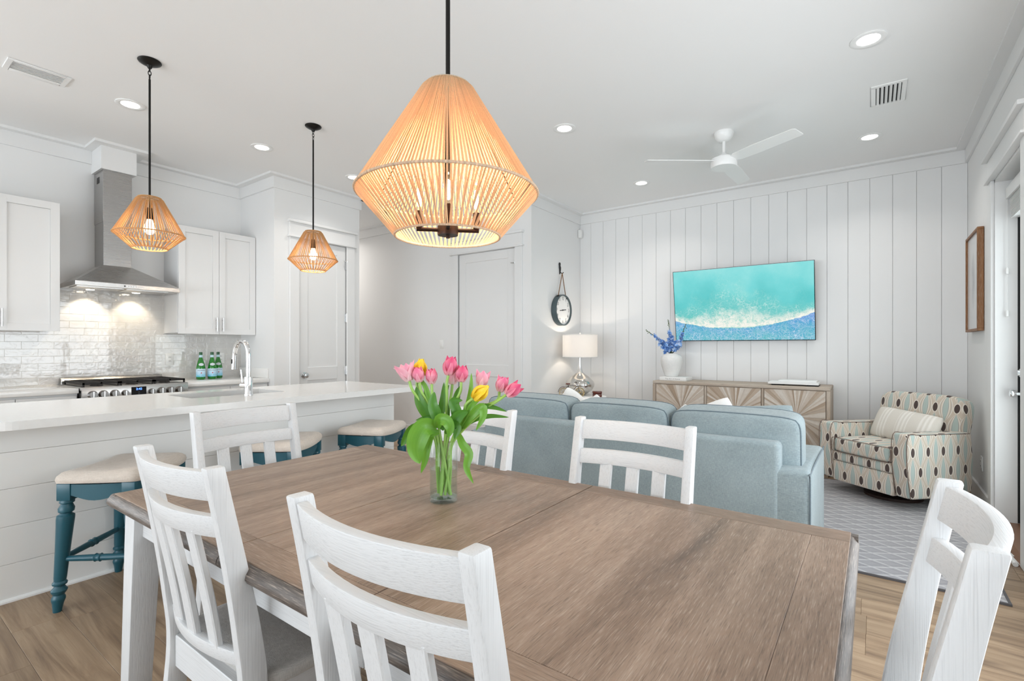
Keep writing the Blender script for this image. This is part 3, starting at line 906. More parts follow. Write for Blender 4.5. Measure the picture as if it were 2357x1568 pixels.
def vent(name, label, x0, x1, y0, y1, along, n, slat_mat):
    t = thing(name, label, 'vent', ((x0 + x1) / 2, (y0 + y1) / 2, ZC))
    b = .028; m = MB()
    m.box(x0, x1, y0, y0 + b, ZC - .008, ZC); m.box(x0, x1, y1 - b, y1, ZC - .008, ZC)
    m.box(x0, x0 + b, y0 + b, y1 - b, ZC - .008, ZC); m.box(x1 - b, x1, y0 + b, y1 - b, ZC - .008, ZC)
    m.build('frame', MT['white'], t, bevel=.002, seg=1)
    MB().box(x0 + b, x1 - b, y0 + b, y1 - b, ZC - .001, ZC + .0).build('duct', slat_mat, t)
    for i in range(n):
        if along == 'y':
            w = (x1 - x0 - 2 * b) / n; c = x0 + b + w * (i + .5)
            Mr = Matrix.Translation((c, 0, ZC - .007)) @ Matrix.Rotation(R(32), 4, 'Y')
            MB().box(-w * .36, w * .36, y0 + b, y1 - b, -.0012, .0012, Mr).build('slat', MT['white'], t)
        else:
            w = (y1 - y0 - 2 * b) / n; c = y0 + b + w * (i + .5)
            Mr = Matrix.Translation((0, c, ZC - .007)) @ Matrix.Rotation(R(-25), 4, 'X')
            MB().box(x0 + b, x1 - b, -w * .42, w * .42, -.0012, .0012, Mr).build('slat', MT['white'], t)
vent('air_vent', 'square white ceiling vent with dark open slots near the fan', -.008, .193, 4.252, 4.615, 'y', 6, MT['dark'])
vent('air_vent', 'long white ceiling vent above the kitchen at far left', -4.525, -4.345, .663, .97, 'y', 6, MT['white'])

# ceiling fan
fx, fy = -1.01, 4.429
fan = thing('ceiling_fan', 'white three-blade ceiling fan over the living area', 'ceiling fan', (fx, fy, ZC))
MB().lathe([(.001, 0), (.076, 0), (.078, -.006), (.070, -.04), (.045, -.072), (.020, -.078), (.001, -.078)], 32, (fx, fy, ZC)).build('canopy', MT['white'], fan, smooth=True)
MB().lathe([(.0125, 0), (.0125, -.13)], 16, (fx, fy, ZC - .07)).build('downrod', MT['white'], fan, smooth=True)
MB().lathe([(.014, 0), (.020, -.01), (.030, -.02), (.045, -.028), (.055, -.036), (.075, -.05), (.001, -.05)], 32, (fx, fy, ZC - .168)).build('neck', MT['white'], fan, smooth=True)
zm = ZC - .215
MB().lathe([(.001, 0), (.075, 0), (.100, -.008), (.104, -.02), (.104, -.078), (.100, -.084), (.001, -.084)], 40, (fx, fy, zm)).build('motor', MT['white'], fan, smooth=True)
for tip in ((1488, 371), (1838, 302), (1706, 412)):
    z = zm - .03
    tp = P(*tip, z=z)
    ang = math.atan2(tp.y - fy, tp.x - fx); L = .66
    Mb = Matrix.Translation((fx, fy, z)) @ Matrix.Rotation(ang, 4, 'Z') @ Matrix.Rotation(R(-12), 4, 'X')
    pr = [(.085, -.03), (.13, -.056), (.30, -.064), (L - .02, -.055), (L, -.04), (L, .052), (L - .01, .058), (.30, .064), (.13, .056), (.085, .03)]
    MB().prism(pr, -.003, .003, 'z', Mb).build('blade', MT['white'], fan, bevel=.001, seg=1, smooth=False)
# ------------------------------------------------------------------ kitchen wall: tiles
MB().box(XK, XK + .0104, .3, YP0, .90, 1.80).build('tile_bed', MT['grout'], wl)
TW, TH = .204, .0622
tmesh = MB().box(XK + .006, XK + .0115, 0, TW - .002, 0, TH - .002).mesh('tile', bevel=.0009, seg=1, smooth=False)
tmesh.materials.append(MT['tile'])
zrow = .919; row = 0
while zrow < 1.76:
    y = 1.27 - TW * 6 - (TW / 2 if row % 2 else 0)
    while y < YP0:
        ya, yb = max(y, .36), min(y + TW, YP0)
        hid = zrow > 1.40 and (yb < 1.14 or ya > 2.0)
        if yb - ya > .02 and not hid:
            if yb - ya > TW - .001:
                o = link('tile', tmesh, None, wl); o.location = (0, y, zrow)
            else:
                o = MB().box(XK + .006, XK + .0115, ya, yb - .003, zrow, zrow + TH - .003).build('tile', MT['tile'], wl, bevel=.0009, seg=1, smooth=False)
        y += TW
    zrow += TH; row += 1

# ------------------------------------------------------------------ kitchen cabinets
def shaker(F, m_mat, parent, a0, a1, z0, z1, q, st=.058, name='door'):
    m = MB()
    F.box(m, a0, a0 + st, q, q + .019, z0, z1); F.box(m, a1 - st, a1, q, q + .019, z0, z1)
    F.box(m, a0 + st, a1 - st, q, q + .019, z0, z0 + st); F.box(m, a0 + st, a1 - st, q, q + .019, z1 - st, z1)
    F.box(m, a0 + st, a1 - st, q, q + .0085, z0 + st, z1 - st)
    return m.build(name, m_mat, parent, bevel=.0012, seg=1, smooth=False)
def bar_pull(F, parent, a, zc, q, L=.14, vertical=True):
    m = MB()
    if vertical:
        m.tube([F.pt(a, q + .030, zc - L / 2), F.pt(a, q + .030, zc + L / 2)], .006, 10)
        for dz in (-.045, .045): m.tube([F.pt(a, q, zc + dz), F.pt(a, q + .030, zc + dz)], .004, 8)
    return m.build('handle', MT['nickel'], parent, smooth=True)
FK = Fx(XK)
def wall_cab(label, y0, y1, cuts, pulls):
    t = thing('wall_cabinet', label, 'cabinet', (XK + .16, (y0 + y1) / 2, 1.38), group='white wall cabinets')
    MB().box(XK + .001, XK + .325, y0, y1, 1.385, 2.436).build('body', MT['cab'], t, bevel=.001, seg=1, smooth=False)
    for (a, b), p in zip(cuts, pulls):
        d = shaker(FK, MT['cab'], t, a + .0015, b - .0015, 1.376, 2.432, .326)
        bar_pull(FK, d, p, 1.476, .345)
wall_cab('white shaker wall cabinet at the left edge of the photo', .02, 1.14, [(.025, .39), (.39, .765), (.765, 1.138)], [.36, .42, .795])
wall_cab('white two-door shaker wall cabinet right of the range hood', 2.0, YP0 - .002, [(2.002, 2.374), (2.374, YP0 - .004)], [2.344, 2.404])

CF = -5.145
for lab, y0, y1, cuts in (('white base cabinet left of the range', .0, 1.19, [(.02, .45), (.45, .83), (.83, 1.185)]), ('white base cabinet right of the range', 1.968, YP0 - .002, [(1.98, 2.36), (2.36, YP0 - .01)])):
    t = thing('base_cabinet', lab, 'cabinet', (-5.45, (y0 + y1) / 2, 0))
    MB().box(XK + .002, CF - .045, y0, y1, .10, .872).build('body', MT['cab'], t)
    MB().box(XK + .002, CF - .11, y0, y1, 0, .10).build('toe_kick', MT['cab'], t)
    for a, b in cuts:
        MB().box(CF - .045, CF - .026, a + .002, b - .002, .70, .855).build('drawer_front', MT['cab'], t, bevel=.0015, seg=1)
        shaker(Fx(CF - .045), MT['cab'], t, a + .002, b - .002, .115, .694, 0)
    w = tag(MB().box(XK + .004, CF, y0, y1 + (.0 if y0 < 1 else .0), .875, .915).build('countertop', MT['quartz'], bevel=.003), 'white quartz counter ' + ('left of the range' if y0 < 1 else 'with three green bottles'), 'countertop')
tag(MB().box(XK + .014, CF - .02, YP0 - .019, YP0 - .001, .9155, 1.018).build('side_splash', MT['quartz'], bevel=.002), 'short white quartz upstand at the pantry wall', 'splashback')

# ------------------------------------------------------------------ range hood
hd = thing('range_hood', 'stainless steel chimney range hood above the cooktop', 'range hood', (-5.5, 1.575, 1.755))
y0, y1, xf = 1.198, 1.958, -5.275
c0, c1, cxf = 1.443, 1.655, -5.52
m = MB()
m.taper((XK + .012, xf, y0, y1), 1.795, (XK + .012, cxf, c0, c1), 1.975); hc = m.build('canopy', MT['steel'], hd, bevel=.002, seg=1, smooth=False)
m = MB(); m.box(XK + .012, xf, y0, y1, 1.758, 1.795); m.build('lip', MT['steel'], hd, bevel=.002, seg=1, smooth=False)
MB().box(XK + .012, cxf - .002, c0 + .003, c1 - .003, 1.973, 2.40).build('flue', MT['steel_flue'], hd, bevel=.001, seg=1, smooth=False)
fu = MB().box(XK + .012, cxf, c0, c1, 2.36, 2.825).build('flue_cover', MT['steel_flue'], hd, bevel=.001, seg=1, smooth=False)
MB().box(XK + .09, XK + .16, c0 - .001, c0 + .002, 2.72, 2.775).build('flue_grille', MT['iron'], fu)
for i in range(6):
    MB().lathe([(.001, .003), (.006, .003), (.006, 0)], 10, M=Matrix.Translation((xf, 1.53 + .018 * i, 1.777)) @ Matrix.Rotation(R(90), 4, 'Y')).build('button', MT['ink'] if i == 0 else MT['nickel'], hd)
for yy in (1.38, 1.72):
    MB().box(-5.56, xf - .06, yy - .16, yy + .16, 1.752, 1.758).build('filter', MT['steel'], hd)
    MB().lathe([(.001, -.001), (.03, -.001), (.03, .004)], 16, (XK + .15, yy + .0, 1.754)).build('lamp_lens', MT['led'], hd)
    l = bpy.data.lights.new('hood_lamp', 'SPOT'); l.energy = 7; l.color = (1, .84, .62); l.spot_size = R(95); l.spot_blend = .6; l.shadow_soft_size = .02
    o = bpy.data.objects.new('hood_lamp', l); COL.objects.link(o); o.location = (XK + .15, yy, 1.748); o.rotation_euler = (0, R(22), 0)

# ------------------------------------------------------------------ range
rg = thing('gas_range', 'stainless steel gas range with black grates and eight knobs', 'range', (-5.45, 1.58, 0))
ry0, ry1, rf = 1.199, 1.962, -5.105
MB().box(XK + .02, rf - .035, ry0, ry1, .05, .90).build('body', MT['steel'], rg)
MB().box(XK + .03, rf - .02, ry0 - .004, ry1 + .004, .895, .922).build('cooktop', MT['steel'], rg, bevel=.003)
cp = MB().prism([(rf - .05, .80), (rf, .805), (rf - .006, .918), (rf - .05, .920)], ry0, ry1, 'y').build('control_panel', MT['steel'], rg, bevel=.003, seg=2)
for ax, rr in ((214.2, .032), (239.3, .032), (265.5, .032), (289.5, .025), (350.6, .025), (373, .032), (393.6, .032), (414.7, .032)):
    yk = P(ax, 895, X=rf + .01).y
    Mk = Matrix.Translation((rf - .003, yk, .858)) @ Matrix.Rotation(R(87), 4, 'Y')
    k = MB().lathe([(.001, 0), (rr * 1.05, 0), (rr * 1.05, .006), (rr * .95, .010), (rr * .86, .030), (rr * .78, .034), (.001, .034)], 28, M=Mk).build('knob', MT['knob'], cp, smooth=True)
    MB().box(-rr * .8, rr * .8, -.0035, .0035, .030, .041, Mk).build('grip', MT['nickel'], k, bevel=.001, seg=1) if False else MB().box(-rr * .82, rr * .82, -.004, .004, .028, .041, Mk).build('grip', MT['nickel'], cp, bevel=.001, seg=1)
ya, yb = P(303, 900, X=rf).y, P(337, 900, X=rf).y
dp = MB().box(rf - .008, rf + .0005, ya, yb, .828, .905).build('display', MT['dial'], cp)
tm = text_mb('2:45', .026); yc = (ya + yb) / 2
mapped(tm, lambda p: (rf + .0012, yc + p.x, .886 + p.y)).build('clock_digits', MT['digit'], cp)
for q in (.848, .862):
    mapped(text_mb('- -', .012), lambda p: (rf + .0012, yc + p.x, q + p.y)).build('display_mark', MT['paleband'], cp)
# rear trim with slots
bt = MB(); bx0 = XK + .016
bt.box(bx0, bx0 + .07, ry0, ry1, .92, .948); bt.prism([(bx0, .948), (bx0 + .07, .948), (bx0 + .045, .975), (bx0, .975)], ry0, ry1, 'y')
bg = bt.build('back_trim', MT['steel'], rg, bevel=.002, seg=1)
yy = ry0 + .03
for L in (.05, .14, .05, .14, .05, .14, .05):
    MB().box(bx0 + .008, bx0 + .038, yy, yy + L, .9745, .9765).build('vent_slot', MT['iron'], bg); yy += L + .016
# grates
for g in range(3):
    a, b = ry0 + .012 + g * .2465, ry0 + .012 + (g + 1) * .2465 - .006
    gx0, gx1 = XK + .11, rf - .028
    m = MB(); z0, z1 = .945, .957
    for yy in (a, b - .012): m.box(gx0, gx1, yy, yy + .012, z0 - .004, z1)
    for i in range(2): m.box(gx0 + i * (gx1 - gx0 - .012), gx0 + i * (gx1 - gx0 - .012) + .012, a, b, z0 - .004, z1)
    for i in range(1, 9):
        x = gx0 + (gx1 - gx0) * i / 9
        m.box(x - .005, x + .005, a, b, z0, z1)
    m.box(gx0, gx1, (a + b) / 2 - .006, (a + b) / 2 + .006, z0, z1)
    for xx in (gx0, gx1 - .012):
        for yy in (a, b - .012): m.box(xx, xx + .012, yy, yy + .012, .922, z0)
    m.build('grate', MT['iron'], rg)
    for xx in (gx0 + .13, gx1 - .13):
        MB().lathe([(.001, .012), (.036, .012), (.040, .008), (.045, 0), (.001, 0)], 20, ((xx, (a + b) / 2, .922))).build('burner', MT['iron'], rg, smooth=True)

# ------------------------------------------------------------------ bottles
def bottle(label, px, x, y):
    t = thing('water_bottle', label, 'bottle', (x, y, .9155), group='green water bottles on the kitchen counter')
    rb = .041
    MB().lathe([(.001, 0), (.036, 0), (.041, .006), (.041, .112), (.039, .128), (.033, .155), (.023, .195), (.0155, .222), (.0145, .262), (.001, .262)], 28).build('glass_body', MT['green'], t, world=False, smooth=True)
    MB().lathe([(.0155, .252), (.0155, .276), (.013, .278), (.001, .278)], 20).build('cap', MT['greencap'], t, world=False, smooth=True)
    MB().lathe([(.0172, .224), (.0162, .248)], 24, cap=False).build('neck_band', MT['paleband'], t, world=False, smooth=True)
    lb = MB().lathe([(.0416, .026), (.0416, .108)], 32, cap=False).build('label', MT['label'], t, world=False, smooth=True)
    cam_a = math.atan2(-y, -x) + R(px)
    def wrap(mb, r, z): return mapped(mb, lambda p: (r * math.cos(cam_a + p.x / r), r * math.sin(cam_a + p.x / r), z + p.y))
    wrap(text_mb('S.PELLEGRINO', .0125), .0420, .092).build('brand_name', MT['navy'], lb, world=False)
    st = MB(); st.prism([((.009 if i % 2 == 0 else .0038) * math.sin(i * PI / 5), (.009 if i % 2 == 0 else .0038) * math.cos(i * PI / 5)) for i in range(10)], 0, .0002)
    wrap(st, .0421, .066).build('star_mark', MT['red'], lb, world=False)
    ov = MB(); n = 24
    rows = []
    for i in range(7):
        zz = -.014 + .028 * i / 6; hw = .024 * math.sqrt(max(0, 1 - (zz / .0141) ** 2)) + .0005
        rz_ = .0365 - (zz + .0) * .30
        rows.append([((rz_) * math.cos(cam_a + (hw * (j / 6 * 2 - 1)) / rz_), (rz_) * math.sin(cam_a + (hw * (j / 6 * 2 - 1)) / rz_), .152 + zz) for j in range(7)])
    ov.sheet(rows); ov.build('oval_label', MT['oval'], t, world=False, smooth=True)
for lab, px, py in (('green glass water bottle standing apart on the left', 462, 870.5), ('green glass water bottle in front of another one', 488, 871), ('green glass water bottle half hidden behind the other', 502, 868.6)):
    b = P(px, py, X=-5.56 if px != 502 else -5.66)
    bottle(lab, 8, b.x, b.y)

# ------------------------------------------------------------------ island
IX0, IX1, IY0, IY1 = -4.10, -3.42, .42, 2.945
isl = thing('kitchen_island', 'white kitchen island clad in horizontal shiplap boards', 'kitchen island', (-3.76, 1.7, 0))
bi0, bi1, bj0, bj1 = IX0, IX1 - .012, IY0 + .012, IY1 - .012
m = MB().box(bi0, bi1, bj0, 1.36, 0, .873).box(bi0, bi1, 2.045, bj1, 0, .873).box(bi0, -3.98, 1.36, 2.045, 0, .873).box(-3.53, bi1, 1.36, 2.045, 0, .873).box(-3.98, -3.53, 1.36, 2.045, 0, .62)
m.build('body', MT['cab'], isl, merge=False)
zs = [.004, .184, .370, .554, .733, .873]
for a, b in zip(zs, zs[1:]):
    MB().box(IX1 - .012, IX1, IY0, IY1, a + .0006, b - .0008).build('board', MT['shiplap'], isl, bevel=.0012, seg=1, smooth=False)
    MB().box(IX0 + .02, IX1 - .012, IY1 - .012, IY1, a + .0006, b - .0008).build('board', MT['shiplap'], isl, bevel=.002, seg=1, smooth=False)
MB().prism([(IX1, 0), (IX1 + .014, 0), (IX1 + .013, .008), (IX1 + .006, .016), (IX1, .017)], IY0, IY1, 'y').build('shoe_moulding', MT['shiplap'], isl)
SX0, SX1, SY0, SY1 = -3.95, -3.555, 1.385, 2.02
TX0, TX1, TY0, TY1 = -4.15, -3.105, .37, 2.975
m = MB(); zt0, zt1 = .875, .915
rc = .14
arc = [(TX1 - rc + rc * math.cos(a), TY0 + rc - rc * math.sin(a)) for a in (R(90) * i / 10 for i in range(11))]
m.prism([(TX0, SY0), (TX0, TY0)] + arc[::-1] + [(TX1, SY0)], zt0, zt1)
m.box(TX0, SX0, SY0, SY1, zt0, zt1); m.box(SX1, TX1, SY0, SY1, zt0, zt1)
m.box(TX0, TX1, SY1, TY1, zt0, zt1)
tag(m.build('island_countertop', MT['quartz']), 'long white quartz island countertop with rounded corner', 'countertop')
m = MB(); tw = .004
m.box(SX0 - .006, SX1 + .006, SY0 - .006, SY1 + .006, .66, .665)
for q in ((SX0 - .006, SX0 - .002, SY0 - .006, SY1 + .006), (SX1 + .002, SX1 + .006, SY0 - .006, SY1 + .006), (SX0, SX1, SY0 - .006, SY0 - .002), (SX0, SX1, SY1 + .002, SY1 + .006)):
    m.box(*q, .665, .874)
tag(m.build('sink', MT['steel']), 'undermount steel sink cut into the island', 'sink')

fc = thing('kitchen_faucet', 'tall chrome gooseneck faucet on the island', 'faucet', (-3.49, 1.715, .915))
bx, by = -3.49, 1.715
MB().lathe([(.001, 0), (.030, 0), (.030, .006), (.0265, .010), (.0265, .125), (.022, .128), (.001, .128)], 28, (bx, by, .9155)).build('body', MT['chrome'], fc, smooth=True)
path = [(bx, by, 1.04), (bx, by, 1.17)] + [(bx - .098 + .098 * math.cos(a), by, 1.190 + .098 * math.sin(a)) for a in (R(175) * i / 14 for i in range(15))]
MB().tube(path, .0165, 16).build('neck', MT['chrome'], fc, smooth=True)
e = Vector(path[-1]); dn = Vector((-.0, 0, -1)); dn = Vector((-.10, 0, -1)).normalized()
sp = MB().tube([e, e + dn * .01, e + dn * .011, e + dn * .075, e + dn * .11], [.0165, .0165, .0175, .019, .020], 16).build('spray_head', MT['chrome'], fc, smooth=True)
MB().box(-.006, .006, -.004, .004, -.016, .016, Matrix.Translation(e + dn * .055 + Vector((.0, -.0185, 0)))).build('spray_button', MT['ink'], fc, bevel=.002)
MB().tube([(bx, by, .985), (bx - .045, by - .03, .985)], .0185, 18).build('valve', MT['chrome'], fc, smooth=True)
MB().tube([(bx - .036, by - .024, .995), (bx - .046, by - .030, 1.09)], .0055, 10).build('lever', MT['chrome'], fc, smooth=True)

# ------------------------------------------------------------------ bar stools
def stool():
    t = thing('bar_stool', '', 'stool')
    hx, hy, zf = .172, .222, .597
    # saddle cushion
    rows = []
    n = 18
    def top(u, v):
        e = (1 - abs(u) ** 7) * (1 - abs(v) ** 7)
        return .622 + .034 * max(0, e) ** .5 + .016 * v * v - .006 * (1 - u * u)
    m = MB()
    for i in range(n + 1):
        u = -1 + 2 * i / n; r = []
        for j in range(n + 1):
            v = -1 + 2 * j / n
            bx_ = 1 + .035 * (1 - v * v) * abs(u) ** 3; by_ = 1 + .03 * (1 - u * u) * abs(v) ** 3
            k_ = 1 - .05 * (u * v) ** 6
            r.append((u * (hx + .010) * bx_ * k_, v * (hy + .010) * by_ * k_, top(u, v)))
        rows.append(r)
    m.sheet(rows)
    m.sheet([[(p[0], p[1], .594 + .012 * ((p[1] / hy) ** 2)) for p in r] for r in rows])
    for a, b in (((0, j), 0) for j in range(0)): pass
    edge = [rows[0][j] for j in range(n + 1)] + [rows[i][n] for i in range(1, n + 1)] + [rows[n][j] for j in range(n - 1, -1, -1)] + [rows[i][0] for i in range(n - 1, 0, -1)]
    lo = [(p[0], p[1], .594 + .012 * ((p[1] / hy) ** 2)) for p in edge]
    m.loft([edge, [(p[0] * 1.02, p[1] * 1.02, (p[2] + q[2]) / 2) for p, q in zip(edge, lo)], lo], True, False)
    m.build('seat_cushion', MT['linen'], t, world=False, smooth=60)
    # serpentine aprons
    for s in (-1, 1):
        a = []; b = []
        for i in range(13):
            v = -1 + 2 * i / 12; bow = .018 * math.cos(v * PI / 2)
            zt = .592 + .010 * v * v
            a.append([(s * (hx - .012 + bow), v * (hy - .02), zt), (s * (hx - .034 + bow), v * (hy - .02), zt), (s * (hx - .034 + bow), v * (hy - .02), zt - .050 - .018 * math.cos(v * PI)), (s * (hx - .012 + bow), v * (hy - .02), zt - .050 - .018 * math.cos(v * PI))])
        MB().loft(a).build('apron', MT['teal'], t, world=False, smooth=30)
        a = []
        for i in range(13):
            u = -1 + 2 * i / 12; bow = .020 * math.cos(u * PI / 2)
            a.append([(u * (hx - .02), s * (hy - .012 + bow), .600), (u * (hx - .02), s * (hy - .034 + bow), .600), (u * (hx - .02), s * (hy - .034 + bow), .538 - .014 * math.cos(u * PI)), (u * (hx - .02), s * (hy - .012 + bow), .538 - .014 * math.cos(u * PI))])
        MB().loft(a).build('apron', MT['teal'], t, world=False, smooth=30)
    prof = [(.001, 0), (.0165, 0), (.018, .012), (.022, .04), (.027, .056), (.027, .066), (.021, .080), (.030, .094), (.032, .102), (.022, .116), (.020, .122), (.028, .128), (.029, .136), (.023, .144), (.0245, .16),
            (.029, .30), (.033, .40), (.035, .435), (.034, .450), (.024, .457), (.022, .462), (.030, .468), (.0315, .484), (.024, .500), (.022, .505), (.029, .510), (.029, .520), (.026, .526), (.001, .526)]
    for sx in (-1, 1):
        for sy in (-1, 1):
            tx, ty = sx * (hx - .03), sy * (hy - .03); fx_, fy_ = sx * (hx + .002), sy * (hy - .010)
            Ms = Matrix(((1, 0, (tx - fx_) / .56, fx_), (0, 1, (ty - fy_) / .56, fy_), (0, 0, 1, 0), (0, 0, 0, 1)))
            lg = MB().lathe(prof, 20, M=Ms).build('leg', MT['teal'], t, world=False, smooth=35)
            MB().box(tx - .030, tx + .030, ty - .030, ty + .030, .523, .604).build('leg_block', MT['teal'], lg, world=False, bevel=.003)
    def spindle(p, q):
        p, q = Vector(p), Vector(q); L = (q - p).length
        ks = [(0, .010), (.12, .013), (.40, .0155), (.45, .015), (.465, .020), (.48, .017), (.52, .017), (.535, .020), (.55, .015), (.60, .0155), (.88, .013), (1, .010)]
        MB().tube([p.lerp(q, a) for a, b in ks], [b for a, b in ks], 14).build('stretcher', MT['teal'], t, world=False, smooth=35)
    zz = .245; f = 1 - zz / .56
    X1, Y1 = hx - .03 + .032 * f, hy - .03 + .02 * f
    spindle((-X1, -Y1, zz), (X1, -Y1, zz)); spindle((-X1, Y1, zz), (X1, Y1, zz))
    spindle((-X1, -Y1, zz + .0), (-X1, Y1, zz + .0)) ; spindle((X1, -Y1, zz), (X1, Y1, zz))
    return t
st0 = stool()
for i, (x, y, rz, lab) in enumerate(((-3.125, .915, 42, 'teal bar stool with linen seat nearest the camera'), (-3.135, 1.765, 38, 'teal bar stool behind the dining chair at the table end'), (-3.113, 2.476, 25.5, 'teal bar stool at the far end of the island'))):
    o = st0 if i == 0 else copy_tree(st0)
    o.location = (x, y, 0); o.rotation_euler = (0, 0, R(rz)); tag(o, lab, 'stool', 'teal stools along the island')
# ------------------------------------------------------------------ dining table
ZT = .76
tb = thing('dining_table', 'long rectangular dining table with brown oak top and white legs', 'table', (-1.045, 1.075, 0))
TX = [-2.045, -1.270, -.797, -.045]; TYa, TYb = .565, 1.588
def slab(m_name, x0, x1, y0, y1, mat, parent=tb):
    return MB().box(x0 + .0002, x1 - .0002, y0 + .0002, y1 - .0002, ZT - .022, ZT).build(m_name, mat, parent, bevel=.0008, seg=1, smooth=False)
bw = .083
for k in range(3):
    x0, x1 = TX[k] + (.0015 if k else 0), TX[k + 1] - (.0015 if k < 2 else 0)
    xi0, xi1 = x0 + (bw if k == 0 else .05 if k == 1 else .0), x1 - (.0 if k == 0 else .05 if k == 1 else bw)
    slab('border_board', x0, x1, TYa, TYa + bw, MT['table_x']); slab('border_board', x0, x1, TYb - bw, TYb, MT['table_x'])
    if xi0 > x0: slab('border_board', x0, xi0, TYa + bw, TYb - bw, MT['table_y'])
    if xi1 < x1: slab('border_board', xi1, x1, TYa + bw, TYb - bw, MT['table_y'])
    slab('field_panel', xi0, xi1, TYa + bw, TYb - bw, MT['table_y'])
    # edge moulding and apron of this section
    prof = [(0, ZT - .003), (.006, ZT - .006), (.016, ZT - .020), (.018, ZT - .030), (.012, ZT - .040), (-.02, ZT - .040), (-.02, ZT - .003)]
    for sgn, yy in ((-1, TYa), (1, TYb)):
        MB().prism([(yy + sgn * a, b) for a, b in prof], x0 - (.016 if k == 0 else 0), x1 + (.016 if k == 2 else 0), 'x').build('edge_moulding', MT['edge_x'], tb, smooth=50)
        ya = yy - sgn * .045
        MB().box(x0 + (.06 if k == 0 else 0), x1 - (.06 if k == 2 else 0), min(ya, ya - sgn * .02), max(ya, ya - sgn * .02), .625, ZT - .040).build('apron', MT['ww_x'], tb, bevel=.002, seg=1)
for sgn, xx in ((-1, TX[0]), (1, TX[3])):
    MB().prism([(xx + sgn * a, b) for a, b in prof], TYa - .004, TYb + .004, 'y').build('edge_moulding', MT['edge_y'], tb, smooth=50)
    xa = xx - sgn * .045
    MB().box(min(xa, xa - sgn * .02), max(xa, xa - sgn * .02), TYa + .08, TYb - .08, .625, ZT - .040).build('apron', MT['ww_y'], tb, bevel=.002, seg=1)
for sx, ex in ((1, TX[0]), (-1, TX[3])):
    for sy, ey in ((1, TYa), (-1, TYb)):
        cxt, cyt, cxb, cyb = ex + sx * .070, ey + sy * .063, ex + sx * .045, ey + sy * .042
        MB().taper((cxb - .033, cxb + .033, cyb - .033, cyb + .033), 0, (cxt - .042, cxt + .042, cyt - .042, cyt + .042), ZT - .040).build('leg', MT['ww_z'], tb, bevel=.004, seg=2)

# ------------------------------------------------------------------ dining chairs
def chair():
    t = thing('dining_chair', '', 'chair')
    spine = smoothpath([(0, -.285, 0), (0, -.235, .22), (0, -.205, .44), (0, -.218, .60), (0, -.250, .79), (0, -.290, .992)], 5)
    def yat(z):
        for a, b in zip(spine, spine[1:]):
            if a.z <= z <= b.z: return a.y + (b.y - a.y) * (z - a.z) / (b.z - a.z)
        return spine[-1].y
    for s in (-1, 1):
        rings = []
        for p in spine:
            f = p.z / .99
            hw = .0145; hd = .022 + .012 * math.sin(min(1, max(0, (f - .05) / .6)) * PI * .75) if f < .8 else .026 + .0 * f
            hd = .017 + .011 * math.exp(-((f - .5) / .30) ** 2) + .002 * f
            cx_ = s * .2
            rings.append([(cx_ - hw, p.y - hd, p.z), (cx_ + hw, p.y - hd, p.z), (cx_ + hw, p.y + hd, p.z), (cx_ - hw, p.y + hd, p.z)])
        MB().loft(rings).build('back_post', MT['ww_z'], t, world=False, bevel=.005, seg=2)
    def rail(name, z0, z1, bow, th=.011, off=0.0):
        rings = []
        n = 16
        for i in range(n + 1):
            x = -.188 + .376 * i / n; b = bow * (1 - (x / .2) ** 2)
            y1, y0 = yat(z1) - b + off, yat(z0) - b + off
            rings.append([(x, y0 - th, z0), (x, y0 + th, z0), (x, y1 + th, z1), (x, y1 - th, z1)])
        return MB().loft(rings).build(name, MT['ww_x'], t, world=False, bevel=.003, seg=2)
    rail('top_rail', .915, .982, .040)
    rail('middle_rail', .830, .880, .040)
    rail('lower_rail', .520, .555, .034)
    for x in (-.096, 0, .096):
        rings = []
        for i in range(7):
            z = .545 + (.84 - .545) * i / 6
            b = (.034 + (.040 - .034) * i / 6) * (1 - (x / .2) ** 2)
            y = yat(z) - b
            rings.append([(x - .0225, y - .008, z), (x + .0225, y - .008, z), (x + .0225, y + .008, z), (x - .0225, y + .008, z)])
        MB().loft(rings).build('back_slat', MT['ww_z'], t, world=False, bevel=.003, seg=1)
    for s in (-1, 1):
        MB().taper((s * .188 - .017, s * .188 + .017, .168, .202), 0, (s * .190 - .022, s * .190 + .022, .160, .206), .45).build('front_leg', MT['ww_z'], t, world=False, bevel=.003, seg=2)
        MB().box(s * .19 - .011, s * .19 + .011, -.19, .165, .385, .45).build('seat_rail', MT['ww_y'], t, world=False, bevel=.002, seg=1)
        MB().box(s * .19 - .009, s * .19 + .009, -.22, .165, .17, .20).build('stretcher', MT['ww_y'], t, world=False, bevel=.002, seg=1)
    MB().box(-.17, .17, .175, .197, .385, .45).build('seat_rail', MT['ww_x'], t, world=False, bevel=.002, seg=1)
    MB().box(-.182, .182, -.222, -.195, .385, .47).build('seat_rail', MT['ww_x'], t, world=False, bevel=.002, seg=1)
    def dome(q): return [q[0], q[1], q[2] * (1 + .35 * (1 - q[0] ** 2) * (1 - q[1] ** 2)) if q[2] > 0 else q[2]]
    MB().soft((0, .012, .468), (.222, .212, .024), 6, 10, bulge=dome).build('seat_cushion', MT['seat'], t, world=False, smooth=60)
    return t
ch0 = chair()
